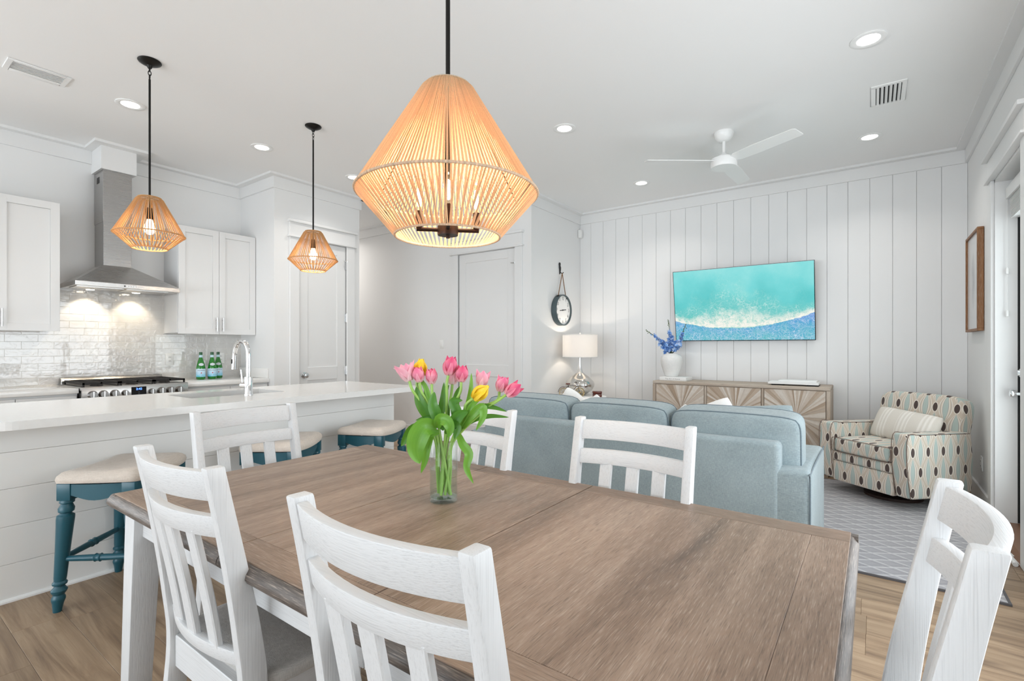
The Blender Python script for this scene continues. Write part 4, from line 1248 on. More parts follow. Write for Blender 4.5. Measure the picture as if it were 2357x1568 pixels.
for i, (x, y, rz, lab) in enumerate(((-1.345, .777, 0, 'white slatted dining chair at front left of the table'), (-.612, .777, 0, 'white slatted dining chair in the foreground, its back largest in view'),
        (-1.875, 1.055, -90, 'white slatted dining chair at the table end beside the island'), (-1.385, 1.348, 180, 'white slatted dining chair half hidden behind the tulips'),
        (-.673, 1.348, 180, 'white slatted dining chair fully seen against the sofa back'), (-.168, 1.075, 90, 'white slatted dining chair at the right edge of the photo'))):
    o = ch0 if i == 0 else copy_tree(ch0)
    o.location = (x, y, 0); o.rotation_euler = (0, 0, R(rz)); tag(o, lab, 'chair', 'white dining chairs around the table')

# ------------------------------------------------------------------ rope pendant lamps
def rope_shade(t, z_t, r_t, z_m, r_m, z_b, r_b, n, rs, mat, wrap, wr, c=(0, 0)):
    up, lo = MB(), MB()
    for i in range(n):
        a = 2 * PI * i / n + random.uniform(-.25, .25) / n
        ca, sa = math.cos(a), math.sin(a)
        k = 1.0
        up.tube([(c[0] + r_t * .92 * ca, c[1] + r_t * .92 * sa, z_t), (c[0] + (r_t + .008) * ca, c[1] + (r_t + .008) * sa, z_t - .012), (c[0] + r_m * ca, c[1] + r_m * sa, z_m)], rs, 4)
        b = a + (.9 if i % 2 else -.9) * 2 * PI / n
        lo.tube([(c[0] + r_m * ca, c[1] + r_m * sa, z_m), (c[0] + r_b * math.cos(b), c[1] + r_b * math.sin(b), z_b)], rs, 4)
    s = up.build('upper_strings', mat, t, merge=False); s['kind'] = 'stuff'
    s = lo.build('lower_strings', mat, t, merge=False); s['kind'] = 'stuff'
    MB().tube(ring(r_m + rs * .4, z_m, 56, c), wr, 8, True).build('middle_ring', wrap, t, smooth=True)
    MB().tube(ring(r_b, z_b, 48, c), wr * .9, 8, True).build('bottom_ring', wrap, t, smooth=True)
    MB().tube(ring(r_t * .95, z_t, 32, c), wr * .7, 8, True).build('top_ring', wrap, t, smooth=True)
def lamp_light(loc, e, r, col):
    l = bpy.data.lights.new('lamp_glow', 'POINT'); l.energy = e; l.color = col; l.shadow_soft_size = r
    o = bpy.data.objects.new('lamp_glow', l); COL.objects.link(o); o.location = loc
kx, ky = -1.023, 1.087
cl = thing('chandelier', 'large tan rope chandelier with four lit bulbs above the table', 'chandelier', (kx, ky, ZC))
rope_shade(cl, 2.022, .070, 1.703, .266, 1.577, .155, 168, .0027, MT['jute'], MT['jute_pale'], .0042, (kx, ky))
MB().lathe([(.001, 0), (.065, 0), (.065, -.012), (.02, -.03), (.001, -.03)], 32, (kx, ky, ZC)).build('canopy', MT['black'], cl, smooth=True)
MB().lathe([(.0068, 0), (.0068, 1.44)], 14, (kx, ky, 1.59)).build('stem', MT['black'], cl, smooth=True)
MB().lathe([(.001, -.012), (.006, -.012), (.006, -.004), (.030, -.004), (.031, 0), (.031, .022), (.028, .026), (.001, .026)], 28, (kx, ky, 1.585)).build('hub', MT['bronze'], cl, smooth=True)
m = MB()
for i in range(6):
    a = R(60 * i + 12); m.tube([(kx + .07 * math.cos(a) * .92, ky + .07 * math.sin(a) * .92, 2.02), (kx + .266 * math.cos(a), ky + .266 * math.sin(a), 1.703), (kx + .155 * math.cos(a), ky + .155 * math.sin(a), 1.577)], .0018, 6)
m.build('wire_frame', MT['bronze'], cl)
va = YAW
for a in (R(8), R(98), R(188), R(278)):
    a = a + va
    ex, ey = kx + .084 * math.cos(a), ky + .084 * math.sin(a)
    ar = MB().tube([(kx + .025 * math.cos(a), ky + .025 * math.sin(a), 1.597), (ex + .008 * math.cos(a), ey + .008 * math.sin(a), 1.597)], .0062, 10).build('arm', MT['bronze'], cl, smooth=True)
    MB().lathe([(.001, 0), (.009, 0), (.0095, .008), (.012, .010), (.0105, .05), (.001, .05)], 14, (ex, ey, 1.600)).build('candle_socket', MT['bronze'], ar, smooth=True)
    b = MB().lathe([(.008, 0), (.012, .010), (.0165, .035), (.015, .055), (.009, .075), (.003, .088), (.001, .09)], 16, (ex, ey, 1.650)).build('bulb', MT['bulbglass'], cl, smooth=True)
    MB().lathe([(.001, .012), (.006, .016), (.0075, .045), (.005, .066), (.001, .070)], 12, (ex, ey, 1.650)).build('filament', MT['bulb'], b, smooth=True)
    lamp_light((ex, ey, 1.748), 2.4, .012, (1, .84, .60))

def pendant(x, y, label):
    t = thing('rope_pendant', label, 'pendant lamp', (x, y, ZC), group='small rope pendants over the island')
    c = (x, y)
    MB().lathe([(.001, 0), (.062, 0), (.064, -.004), (.060, -.010), (.040, -.022), (.018, -.030), (.010, -.046), (.001, -.046)], 36, (x, y, ZC)).build('canopy', MT['black'], t, smooth=True)
    ch = MB()
    for i in range(3):
        z = ZC - .052 - .024 * i
        pts = []
        for k in range(16):
            q = 2 * PI * k / 16; o = .008 * math.cos(q)
            pts.append((x + (o if i % 2 == 0 else 0), y + (0 if i % 2 == 0 else o), z + .015 * math.sin(q)))
        ch.tube(pts, .0026, 6, True)
    ch.build('chain', MT['black'], t, smooth=True)
    MB().lathe([(.0062, 0), (.0062, ZC - .115 - 2.12)], 12, (x, y, 2.12)).build('stem', MT['black'], t, smooth=True)
    sk = MB().lathe([(.001, 0), (.0215, 0), (.0215, .05), (.018, .072), (.008, .078), (.001, .078)], 20, (x, y, 2.05)).build('socket', MT['black'], t, smooth=True)
    MB().lathe([(.013, .098), (.015, .085), (.026, .06), (.031, .036), (.026, .012), (.012, .001), (.001, 0)], 20, (x, y, 1.957)).build('bulb', MT['bulb'], t, smooth=True)
    rope_shade(t, 2.188, .064, 1.955, .188, 1.868, .095, 72, .0025, MT['jute_dark'], MT['jute_dark'], .0042, c)
    m = MB()
    for i in range(4):
        a = R(90 * i + 20); m.tube([(x, y, 2.186), (x + .06 * math.cos(a), y + .06 * math.sin(a), 2.187)], .0025, 6)
    m.build('spider', MT['black'], t)
    lamp_light((x, y, 1.938), 2.4, .012, (1, .82, .58))
pendant(-3.690, 1.199, 'tan rope pendant lamp in front of the range hood')
pendant(-3.695, 2.335, 'tan rope pendant lamp in front of the pantry door')

# ------------------------------------------------------------------ vase with tulips
vb = P(1021, 1153, z=ZT); vx, vy = vb.x, vb.y; VD = 1.574
vs = thing('glass_vase', 'clear glass cylinder vase of water on the dining table', 'vase', (vx, vy, ZT))
MB().lathe([(.001, .002), (.043, .002), (.0445, .006), (.0445, .190), (.0435, .192), (.0425, .190), (.0425, .016), (.001, .014)], 40, (vx, vy, ZT)).build('glass_wall', MT['glass'], vs, smooth=True)
MB().lathe([(.001, .003), (.0415, .003), (.042, .014), (.001, .0145)], 40, (vx, vy, ZT)).build('thick_base', MT['glass'], vs, smooth=True)
MB().lathe([(.001, .016), (.0415, .016), (.0415, .104), (.001, .104)], 40, (vx, vy, ZT)).build('water', MT['water'], vs, smooth=True)

def ribbon(path, width, fold=.42, up=None, prof=None):
    pts = smoothpath(path, 5); n = len(pts); rows = []
    view = (Vector((0, 0, CAMH)) - Vector((vx, vy, ZT + .2))).normalized()
    for i, p in enumerate(pts):
        t = (pts[min(i + 1, n - 1)] - pts[max(i - 1, 0)]).normalized()
        a = t.cross(view); a = a.normalized() if a.length > .05 else t.orthogonal().normalized()
        nrm = a.cross(t).normalized()
        s = i / (n - 1)
        wd = width * (prof(s) if prof else (math.sin(PI * min(1, s * .92 + .10)) ** .7))
        rows.append([p + a * (wd * k) + nrm * (abs(k) ** 1.5 * wd * fold) for k in (-1, -.55, 0, .55, 1)])
    return rows
def pxpath(pp): return [P(x, y, d=VD + dd) for x, y, dd in pp]

def petal_rows(L, Wd, op, curl):
    rows = []
    for i in range(13):
        s = i / 12
        r = op * (math.sin(min(s * 1.5, 1) * PI / 2) * .95 + .05) + (s - .55) * curl * (1 if s > .55 else 0)
        wd = Wd * (math.sin(PI * (s * .80 + .12)) ** .75) * (1 - max(0, s - .72) ** 1.6 * 4.2)
        rows.append([(r - (k * k) * wd * .45, wd * k, L * s - abs(k) ** 2 * L * .05 * s) for k in (-1, -.67, -.33, 0, .33, .67, 1)])
    return rows
def tulip(label, head, lean, kind, L=.056, op=.020, curl=-.02, leaf=None, base=None, group='cut tulips in the glass vase'):
    hp = P(head[0], head[1], d=VD + head[2])
    t = thing('tulip', label, 'flower', (vx, vy, ZT + .02), group=group)
    view_r = Vector((math.cos(YAW), math.sin(YAW), 0))
    d = (view_r * lean[0] + Vector((0, 0, 1)) * lean[1] + Vector((-math.sin(YAW), math.cos(YAW), 0)) * lean[2]).normalized()
    foot_a = random.uniform(0, 2 * PI)
    foot = Vector((vx, vy, ZT + .022)) + Vector((math.cos(foot_a), math.sin(foot_a), 0)) * random.uniform(.008, .028)
    rim = Vector((vx, vy, ZT + .19)) + (Vector((hp.x - vx, hp.y - vy, 0)) * .22)
    off = Vector((rim.x - vx, rim.y - vy, 0))
    if off.length > .032: rim = Vector((vx, vy, rim.z)) + off.normalized() * .032
    hb = hp - d * L * .5
    pts = smoothpath([foot, foot.lerp(rim, .5), rim, rim.lerp(hb, .55) + Vector((0, 0, .012)) - d * .0, hb - d * .03, hb], 5)
    MB().tube(pts, .0045, 8).build('stem', MT['stem'], t, smooth=True)
    q = d.to_track_quat('Z', 'X').to_matrix().to_4x4()
    for k in range(6):
        a = R(60 * k + 20 + 7 * len(label) % 40)
        Mp = Matrix.Translation(hb) @ q @ Matrix.Rotation(a, 4, 'Z')
        rr = petal_rows(L * (1 if k % 2 else .94), L * .36, op * (1 if k % 2 else .86), curl)
        grid_uv(MB().sheet(rr, Mp).build('petal', MT[kind], t, smooth=80, merge=False), 7)
    if leaf:
        for lf in leaf:
            lo = MB().sheet(ribbon(pxpath(lf[0]), lf[1] * VD / FPX * .5)).build('leaf', MT[lf[2] if len(lf) > 2 else 'leaf'], t, smooth=80, merge=False)
            grid_uv(lo, 5)
tulip('wide open pink tulip, leftmost in the bouquet', (935, 857, -.01), (-.35, 1, 0), 'palepink', .060, .024, .030,
      [([(1003, 985, -.03), (978, 984, -.055), (962, 1008, -.062), (957, 1040, -.062), (967, 1068, -.060)], 46, 'leaf'), ([(992, 990, 0), (965, 988, -.02), (945, 997, -.03), (923, 1028, -.035)], 30, 'leafd')])
tulip('yellow tulip behind a pink one at left', (967, 848, .03), (.15, 1, 0), 'yellow', .064, .017, -.02,
      [([(1010, 985, .0), (1000, 950, .01), (985, 915, .02), (978, 888, .02)], 20, 'leafd'), ([(1030, 1000, -.03), (1038, 985, -.045), (1052, 985, -.05), (1046, 1012, -.05)], 24, 'leafd')])
tulip('pink tulip in front of the yellow one at left', (963, 862, -.01), (-.15, 1, -.1), 'pink', .050, .018, -.01,
      [([(1004, 975, -.01), (985, 955, -.01), (966, 925, -.01), (958, 890, 0)], 26, 'leafd'), ([(1000, 970, 0), (990, 925, 0), (976, 885, 0), (952, 862, 0)], 12)])
tulip('small pink tulip third from the left', (993, 866, 0), (-.05, 1, 0), 'pink', .050, .020, -.015,
      [([(1012, 980, -.02), (1004, 955, -.03), (996, 930, -.03), (1000, 902, -.02)], 26, 'leafd'), ([(1018, 975, 0), (1016, 945, 0), (1020, 915, 0), (1022, 880, .01)], 16, 'leafd')])
tulip('tall deep pink tulip at the top middle', (1036, 842, -.01), (.18, 1, 0), 'deeppink', .062, .020, -.01,
      [([(1006, 985, -.03), (1012, 966, -.05), (1028, 970, -.06), (1036, 988, -.06), (1031, 1008, -.055)], 26, 'leaf'), ([(1010, 995, -.03), (992, 1000, -.045), (982, 1030, -.05), (978, 1060, -.05), (969, 1090, -.045)], 20, 'leaf')])
tulip('pale pink tulip tucked behind the top middle one', (1043, 866, .04), (.1, 1, 0), 'palepink', .054, .020, .0,
      [([(1028, 980, .0), (1030, 950, .02), (1024, 915, .03), (1034, 885, .03)], 12, 'leafd'), ([(1040, 990, -.03), (1046, 970, -.045), (1060, 955, -.045), (1078, 948, -.04)], 26, 'leafd'), ([(1022, 990, -.02), (1006, 972, -.02), (986, 962, -.02), (956, 968, -.015)], 14, 'leafd')])
tulip('deep pink tulip right of the top middle one', (1063, 860, -.01), (.08, 1, 0), 'deeppink', .054, .021, -.015,
      [([(1052, 975, -.01), (1046, 945, -.01), (1052, 910, 0), (1060, 888, 0)], 18, 'leafd'), ([(1058, 975, -.02), (1072, 950, -.02), (1083, 905, -.02), (1085, 858, -.01)], 14)])
tulip('pink tulip above the right-hand yellow one', (1110, 872, .02), (.18, 1, 0), 'palepink', .056, .021, .012,
      [([(1056, 1000, -.01), (1064, 1022, -.03), (1079, 1045, -.04), (1074, 1078, -.045), (1090, 1114, -.045)], 20, 'leaf')])
tulip('yellow tulip lying low at right', (1107, 903, -.03), (.75, .62, -.1), 'yellow', .064, .017, -.03,
      [([(1060, 985, -.02), (1075, 955, -.03), (1090, 930, -.03), (1112, 912, -.02)], 14), ([(1066, 985, -.02), (1090, 952, -.035), (1110, 938, -.04), (1111, 962, -.05), (1095, 992, -.05)], 20, 'leaf')])
tulip('pink tulip second from the right', (1155, 884, .01), (.3, 1, 0), 'pink', .052, .018, .004,
      [([(1062, 985, 0), (1095, 965, 0), (1130, 958, 0), (1172, 961, 0)], 12, 'leafd')])
tulip('deep pink tulip, rightmost in the bouquet', (1182, 897, -.01), (.85, .6, 0), 'deeppink', .058, .018, .004,
      [([(1068, 975, -.01), (1105, 938, -.01), (1135, 938, -.01), (1167, 948, -.01)], 12, 'leafd'), ([(1045, 985, -.02), (1052, 950, -.03), (1042, 925, -.03), (1065, 922, -.03)], 22, 'leafd')])
# ------------------------------------------------------------------ rug
rgx0, rgx1, rgy0, rgy1 = -2.55, .545, 3.34, 5.52
rgo = thing('area_rug', 'pale grey woven rug with a lozenge lattice under the sofa and armchair', 'rug', (-1, 4.4, 0))
MB().box(rgx0 + .012, rgx1 - .012, rgy0 + .012, rgy1 - .012, .0005, .009).build('rug_field', MT['rug'], rgo)
m = MB()
for q in ((rgx0, rgx1, rgy0, rgy0 + .012), (rgx0, rgx1, rgy1 - .012, rgy1), (rgx0, rgx0 + .012, rgy0 + .012, rgy1 - .012), (rgx1 - .012, rgx1, rgy0 + .012, rgy1 - .012)): m.box(*q, .0005, .0105)
m.build('rug_binding', MT['rug_edge'], rgo)

# ------------------------------------------------------------------ sofa
sf = thing('sofa', 'long blue-grey three-seat sofa seen from behind', 'sofa', (-1.37, 3.3, 0))
sx0, sx1, sy0, sy1 = -2.49, -.246, 2.885, 3.72
bk = MB().box(-2.352, -.385, sy0, sy0 + .115, .05, .752).build('back_frame', MT['sofa'], sf, bevel=.03, seg=4)
MB().box(sx0 + .18, sx1 - .18, sy0 + .10, sy1 - .02, .06, .30).build('base', MT['sofa'], sf, bevel=.015, seg=3)
for a, b in ((sx0, sx0 + .20), (sx1 - .20, sx1)):
    ar = MB().box(a, b, sy0 + .006, sy1, .05, .622).build('arm', MT['sofa'], sf, bevel=.035, seg=5)
    s = 1 if a > -1 else 0
    ex = b - .006 if s else a + .006
    MB().tube(smoothpath([(ex, sy0 + .02, .06), (ex, sy0 + .01, .54), (ex, sy0 + .05, .605), (ex, sy1 - .06, .607), (ex, sy1 - .01, .56), (ex, sy1 - .005, .06)], 5), .004, 6).build('piping', MT['sofa_pipe'], ar, smooth=True)
def rect_loop(cx_, cz, hx, hz, r, y, n=6):
    pts = []
    for (sx, sz, a0) in ((1, 1, 0), (-1, 1, 90), (-1, -1, 180), (1, -1, 270)):
        for i in range(n + 1):
            a = R(a0 + 90 * i / n)
            pts.append((cx_ + sx * (hx - r) + r * math.cos(a), y, cz + sz * (hz - r) + r * math.sin(a)))
    return pts
cb = [-2.405, -1.684, -.995, -.292]
for i in range(3):
    a, b = cb[i] + .004, cb[i + 1] - .004
    cx_, hx = (a + b) / 2, (b - a) / 2
    def bul(q): return [q[0], q[1] * (1 + .22 * (1 - q[0] ** 2) * (1 - q[2] ** 2)), q[2] * (1 + .035 * (1 - q[0] ** 2))]
    Mt = Matrix.Translation((cx_, sy0 + .222, .688)) @ Matrix.Rotation(R(5), 4, 'X')
    c = MB().soft((0, 0, 0), (hx, .118, .195), 8, 16, Mt, bul).build('back_cushion', MT['sofa'], sf, smooth=70)
    for yy in (-.096, .096):
        lo_ = []
        for k in range(80):
            a_ = 2 * PI * k / 80; ca, sa = math.cos(a_), math.sin(a_); mm = max(abs(ca), abs(sa))
            q = [ca / mm, yy / .118, sa / mm]; L = sum(abs(t) ** 8 for t in q) ** .125
            q = bul([t / L for t in q]); lo_.append(Mt @ Vector((q[0] * hx, q[1] * .118, q[2] * .195)))
        MB().tube(lo_, .0042, 6, True).build('piping', MT['sofa_pipe'], c, smooth=True)
sb_ = [sx0 + .20, -1.68, -1.06, sx1 - .20]
for i in range(3):
    a, b = sb_[i] + .003, sb_[i + 1] - .003
    MB().soft(((a + b) / 2, sy0 + .53, .385), ((b - a) / 2, .32, .085), 7, 10).build('seat_cushion', MT['sofa'], sf, smooth=70)
for x in (sx0 + .08, sx1 - .08):
    for y in (sy0 + .07, sy1 - .07):
        MB().taper((x - .02, x + .02, y - .02, y + .02), .0095 if y > 3.3 else 0, (x - .026, x + .026, y - .026, y + .026), .055).build('foot', MT['leather'], sf)

def pillow(label, name, w, h, t, mat, loc, rz, tilt=-12, roll=0, chop=0.0, pinch=.035, seatlift=None, group=None):
    n = 16; rows_f, rows_b = [], []
    for i in range(n + 1):
        u = math.sin((-1 + 2 * i / n) * PI / 2); rf, rb = [], []
        for j in range(n + 1):
            v = math.sin((-1 + 2 * j / n) * PI / 2)
            x = u * w / 2 * (1 - pinch * (1 - v * v) * abs(u)); z = v * h / 2 * (1 - pinch * (1 - u * u) * abs(v))
            z -= chop * math.exp(-(u / .30) ** 2) * max(0, v) ** 1.0
            th = t / 2 * ((1 - u * u) * (1 - v * v)) ** .42; kc = 1 - .07 * (u * v) ** 4; x *= kc; z *= kc
            rf.append((x, -th, z)); rb.append((x, th, z))
        rows_f.append(rf); rows_b.append(rb)
    Mp = Matrix.Translation(loc) @ Matrix.Rotation(R(rz), 4, 'Z') @ Matrix.Rotation(R(tilt), 4, 'X') @ Matrix.Rotation(R(roll), 4, 'Y')
    o = MB().sheet(rows_f).sheet(rows_b).build(name, mat, smooth=80)
    o.matrix_basis = Mp
    return tag(o, label, 'pillow', group)
pw = 'throw pillows on the sofa'
pillow('white throw pillow with the tall peak at the left of the sofa', 'throw_pillow', .40, .40, .13, MT['whitefab'], (-1.835, 3.36, .692), 0, -12, 23, .02, group=pw)
pillow('white throw pillow showing a small peak beside the tall one', 'throw_pillow', .38, .38, .12, MT['whitefab'], (-1.725, 3.47, .635), 0, -12, 42, 0, group=pw)
pillow('white throw pillow with the rounded peak at the right of the sofa', 'throw_pillow', .40, .40, .13, MT['whitefab'], (-.845, 3.36, .680), 0, -12, -25, .0, group=pw)
pillow('white throw pillow barely showing over the middle of the sofa', 'throw_pillow', .38, .38, .12, MT['whitefab'], (-1.035, 3.47, .605), 0, -12, 40, 0, group=pw)
pillow('blue-grey throw pillow on the right sofa seat', 'throw_pillow', .46, .42, .14, MT['sofa'], (-.585, 3.33, .690), 0, -14, -5, 0, .06, group=pw)
pillow('grey throw pillow tip at the far left sofa end', 'throw_pillow', .38, .38, .12, MT['greyfab'], (-2.265, 3.45, .605), 0, -12, 38, 0, group=pw)

# ------------------------------------------------------------------ patterned swivel armchair
ac = thing('armchair', 'patterned beige and brown swivel armchair in the corner', 'armchair', (.140, 5.205, .0095), R(-39.8))
W2, D2_ = .385, .345
for s in (-1, 1):
    m = MB()
    prof = [(-D2_, .585 - .0), (-D2_ - .012, .35), (-D2_ + .03, .10), (.12, .085), (.30, .12), (.315, .35), (.29, .575)]
    m.prism(prof, s * W2 - (.12 if s > 0 else 0), s * W2 + (0 if s > 0 else .12), 'x')
    a = m.build('arm', MT['ogee'], ac, world=False, bevel=.018, seg=3, uv=True)
    for xx in (s * (W2 - .003), s * (W2 - .117)):
        MB().tube(smoothpath([(xx, -D2_ + .028, .105), (xx, -D2_ - .006, .35), (xx, -D2_ + .004, .572), (xx, -.2, .578), (xx, .27, .57)], 4), .0028, 6).build('piping', MT['brownpipe'], a, world=False, smooth=True)
fw = W2 - .123
MB().box(-fw, fw, -D2_ + .012, .20, .095, .265).build('front_panel', MT['ogee'], ac, world=False, bevel=.01, seg=2, uv=True)
MB().box(-fw, fw, -D2_ + .002, .20, .266, .345).build('seat_band', MT['ogee'], ac, world=False, bevel=.018, seg=3, uv=True)
MB().soft((0, -.075, .405), (fw, .285, .062), 8, 12).build('seat_cushion', MT['ogee'], ac, world=False, smooth=70, uv=True)
MB().tube([(x, -.352, z) for x, _, z in rect_loop(0, .405, fw - .004, .058, .02, 0)], .0028, 6, True).build('seat_piping', MT['brownpipe'], ac, world=False, smooth=True)
Mk = Matrix.Translation((0, .315, .595)) @ Matrix.Rotation(R(-9), 4, 'X')
def bbul(q): return [q[0] * (1 + .05 * q[2]), q[1] * (1 + .15 * (1 - q[0] ** 2)), q[2]]
MB().soft((0, 0, 0), (.335, .080, .25), 6, 14, Mk, bbul).build('backrest', MT['ogee'], ac, world=False, smooth=70, uv=True)
MB().box(-.30, .30, .16, .375, .10, .50).build('back_base', MT['ogee'], ac, world=False, bevel=.03, seg=3, uv=True)
MB().lathe([(.001, 0), (.20, 0), (.20, .022), (.06, .03), (.06, .095), (.001, .095)], 36).build('swivel_base', MT['leather'], ac, world=False)
lp = Matrix.Translation((.140, 5.205, 0)) @ Matrix.Rotation(R(-39.8), 4, 'Z')
v = lp @ Vector((.03, .085, .585))
pillow('cream striped lumbar pillow on the patterned armchair', 'lumbar_pillow', .54, .285, .16, MT['stripes'], v, -39.8, -24, 4, 0, .04)

# ------------------------------------------------------------------ sideboard with sunburst doors
ex0, ex1, ey0, ey1, ez = -2.046, -.321, 5.58, 6.04, .86
sd = thing('sideboard', 'weathered wood sideboard with three sunburst doors', 'sideboard', ((ex0 + ex1) / 2, 5.81, 0))
ft = .034
def hframe(name, q, mat): MB().box(*q).build(name, mat, sd, bevel=.007, seg=3)
hframe('top', (ex0, ex1, ey0, ey1, ez - ft, ez), MT['sb_x'])
hframe('side', (ex0, ex0 + ft, ey0, ey1, .06, ez - ft), MT['sb_z']); hframe('side', (ex1 - ft, ex1, ey0, ey1, .06, ez - ft), MT['sb_z'])
hframe('bottom', (ex0 + ft, ex1 - ft, ey0, ey1, .20, .20 + ft), MT['sb_x'])
MB().box(ex0 + ft, ex1 - ft, ey1 - .02, ey1 - .004, .2, ez - ft).build('back_panel', MT['sb_x'], sd)
for x in (ex0 + .05, ex1 - .05):
    for y in (ey0 + .05, ey1 - .05): MB().box(x - .03, x + .03, y - .03, y + .03, 0, .21).build('leg', MT['sb_z'], sd)
dw = (ex1 - ex0 - 2 * ft - 2 * .022) / 3
def clip_sector(c, a0, a1, x0, x1, z0, z1):
    poly = [(x0, z0), (x1, z0), (x1, z1), (x0, z1)]
    for ang, sg in ((a0, 1), (a1, -1)):
        nx, nz = -math.sin(ang) * sg, math.cos(ang) * sg
        out = []
        for i in range(len(poly)):
            p, q = poly[i], poly[(i + 1) % len(poly)]
            dp = (p[0] - c[0]) * nx + (p[1] - c[1]) * nz; dq = (q[0] - c[0]) * nx + (q[1] - c[1]) * nz
            if dp >= 0: out.append(p)
            if (dp >= 0) != (dq >= 0):
                t = dp / (dp - dq); out.append((p[0] + (q[0] - p[0]) * t, p[1] + (q[1] - p[1]) * t))
        poly = out
        if len(poly) < 3: return None
    return poly
for i in range(3):
    x0 = ex0 + ft + i * (dw + .022); x1 = x0 + dw; z0, z1 = .238, ez - ft - .002
    if i < 2: hframe('divider', (x1, x1 + .022, ey0 + .003, ey0 + .3, .234, ez - ft), MT['sb_z'])
    d = MB().box(x0 + .002, x1 - .002, ey0 + .016, ey0 + .034, z0, z1).build('door', MT['sb_z'], sd)
    N = 76; c = ((x0 + x1) / 2 + .02, .56)
    cuts = [2 * PI * (k + random.uniform(-.28, .28)) / N for k in range(N)]
    cuts.append(cuts[0] + 2 * PI)
    for a, b in zip(cuts, cuts[1:]):
        po = clip_sector(c, a, b, x0 + .004, x1 - .004, z0 + .002, z1 - .002)
        if not po: continue
        mx = sum(p[0] for p in po) / len(po); mz = sum(p[1] for p in po) / len(po)
        po = [(mx + (p[0] - mx) * .985, mz + (p[1] - mz) * .985) for p in po]
        dep = ey0 + .004 + random.uniform(0, .006)
        MB().prism(po, dep, ey0 + .017, 'y').build('strip', MT['strip'], d)

# things on the sideboard
bk_ = thing('book', 'thick white book under the ceramic vase', 'book', (-1.845, 5.79, ez))
MB().box(-1.995, -1.693, 5.665, 5.905, ez + .0005, ez + .042).build('cover', MT['paper'], bk_, bevel=.002)
MB().box(-1.996, -1.985, 5.672, 5.898, ez + .006, ez + .037).build('pages', MT['pages'], bk_)
mapped(text_mb('The Art of Home', .024), lambda p: (-1.845 + p.x, 5.6645, ez + .021 + p.y)).build('spine_title', MT['greyink'], bk_)
vz = ez + .043; vcx, vcy = -1.900, 5.80
cv = thing('ceramic_vase', 'rounded white ceramic vase on the sideboard', 'vase', (vcx, vcy, vz))
MB().lathe([(.001, 0), (.068, 0), (.074, .006), (.098, .07), (.118, .14), (.123, .185), (.117, .225), (.095, .252), (.066, .262), (.062, .268), (.056, .266), (.055, .24), (.001, .23)], 44, (vcx, vcy, vz)).build('body', MT['ceramic'], cv, smooth=True)
def spike(label, pp, n0):
    pts = smoothpath([P(x, y, d=5.82 + dd) for x, y, dd in pp], 8)
    t = thing('delphinium', label, 'flower', pts[0], group='blue delphinium stems in the ceramic vase')
    MB().tube(pts, .003, 6).build('stem', MT['dstem'], t)
    fl, bd, lf = MB(), MB(), MB()
    n = len(pts) - 1
    for k in range(n0):
        s = random.uniform(.22, .80) ** 1.0; p = pts[int(s * n)].lerp(pts[min(n, int(s * n) + 1)], s * n % 1)
        sz = (.026 * (1 - s) + .012)
        c = p + Vector((random.gauss(0, 1), random.gauss(0, 1), random.gauss(0, .8))) * (.022 * (1.15 - s))
        q = Vector((random.gauss(0, 1), random.gauss(0, 1) - .8, random.gauss(0, 1))).to_track_quat('Z', 'X').to_matrix().to_4x4()
        for j in range(5):
            Mq = Matrix.Translation(c) @ q @ Matrix.Rotation(R(72 * j), 4, 'Z')
            fl.add([(0, 0, 0), (sz * .55, -sz * .38, sz * .12), (sz, 0, sz * .2), (sz * .55, sz * .38, sz * .12)], [(0, 1, 2, 3)], Mq)
    for k in range(9):
        s = .82 + .18 * k / 8; p = pts[min(n, int(s * n))] + Vector((random.gauss(0, .007), random.gauss(0, .007), random.gauss(0, .006)))
        bd.lathe([(.001, -.006), (.0055, -.002), (.0055, .002), (.001, .006)], 6, p)
    for k in range(9):
        a = random.uniform(0, 2 * PI); p = pts[1]
        tip = p + Vector((math.cos(a) * .04, math.sin(a) * .04, random.uniform(.02, .06)))
        side = Vector((-math.sin(a), math.cos(a), 0)) * .008
        md = p.lerp(tip, .5)
        lf.add([p, md - side, tip, md + side], [(0, 1, 2, 3)])
    o = fl.build('blossoms', MT['blossom'], t, merge=False); o['kind'] = 'stuff'
    o = bd.build('buds', MT['bud'], t, smooth=True, merge=False); o['kind'] = 'stuff'
    lf.build('leaves', MT['dstem'], t, merge=False)
spike('blue delphinium stem leaning left', [(1543, 816, 0), (1532, 800, 0), (1512, 778, -.02), (1487, 761, -.03)], 60)
spike('blue delphinium stem standing upright in the middle', [(1545, 816, 0), (1544, 795, 0), (1542, 768, 0), (1539, 737, 0)], 70)
spike('blue delphinium stem leaning right in front of the television', [(1547, 816, 0), (1557, 797, -.03), (1567, 778, -.05), (1578, 748, -.07)], 70)

tr = thing('tray', 'flat white tray on black feet at the right of the sideboard', 'tray', (-.6, 5.8, ez))
MB().box(-.86, -.42, 5.62, 5.85, ez + .014, ez + .036).build('tray_top', MT['paper'], tr, bevel=.002)
for x in (-.78, -.47): MB().box(x - .05, x + .05, 5.64, 5.83, ez + .0005, ez + .014).build('foot', MT['ink'], tr)
nb = thing('book', 'thin white book lying on the flat tray', 'book', (-.62, 5.8, ez + .036))
MB().box(-.77, -.44, 5.66, 5.88, ez + .0365, ez + .052).build('cover', MT['paper'], nb, bevel=.0015)
MB().box(-.441, -.4385, 5.665, 5.875, ez + .039, ez + .0495).build('pages', MT['pages'], nb)

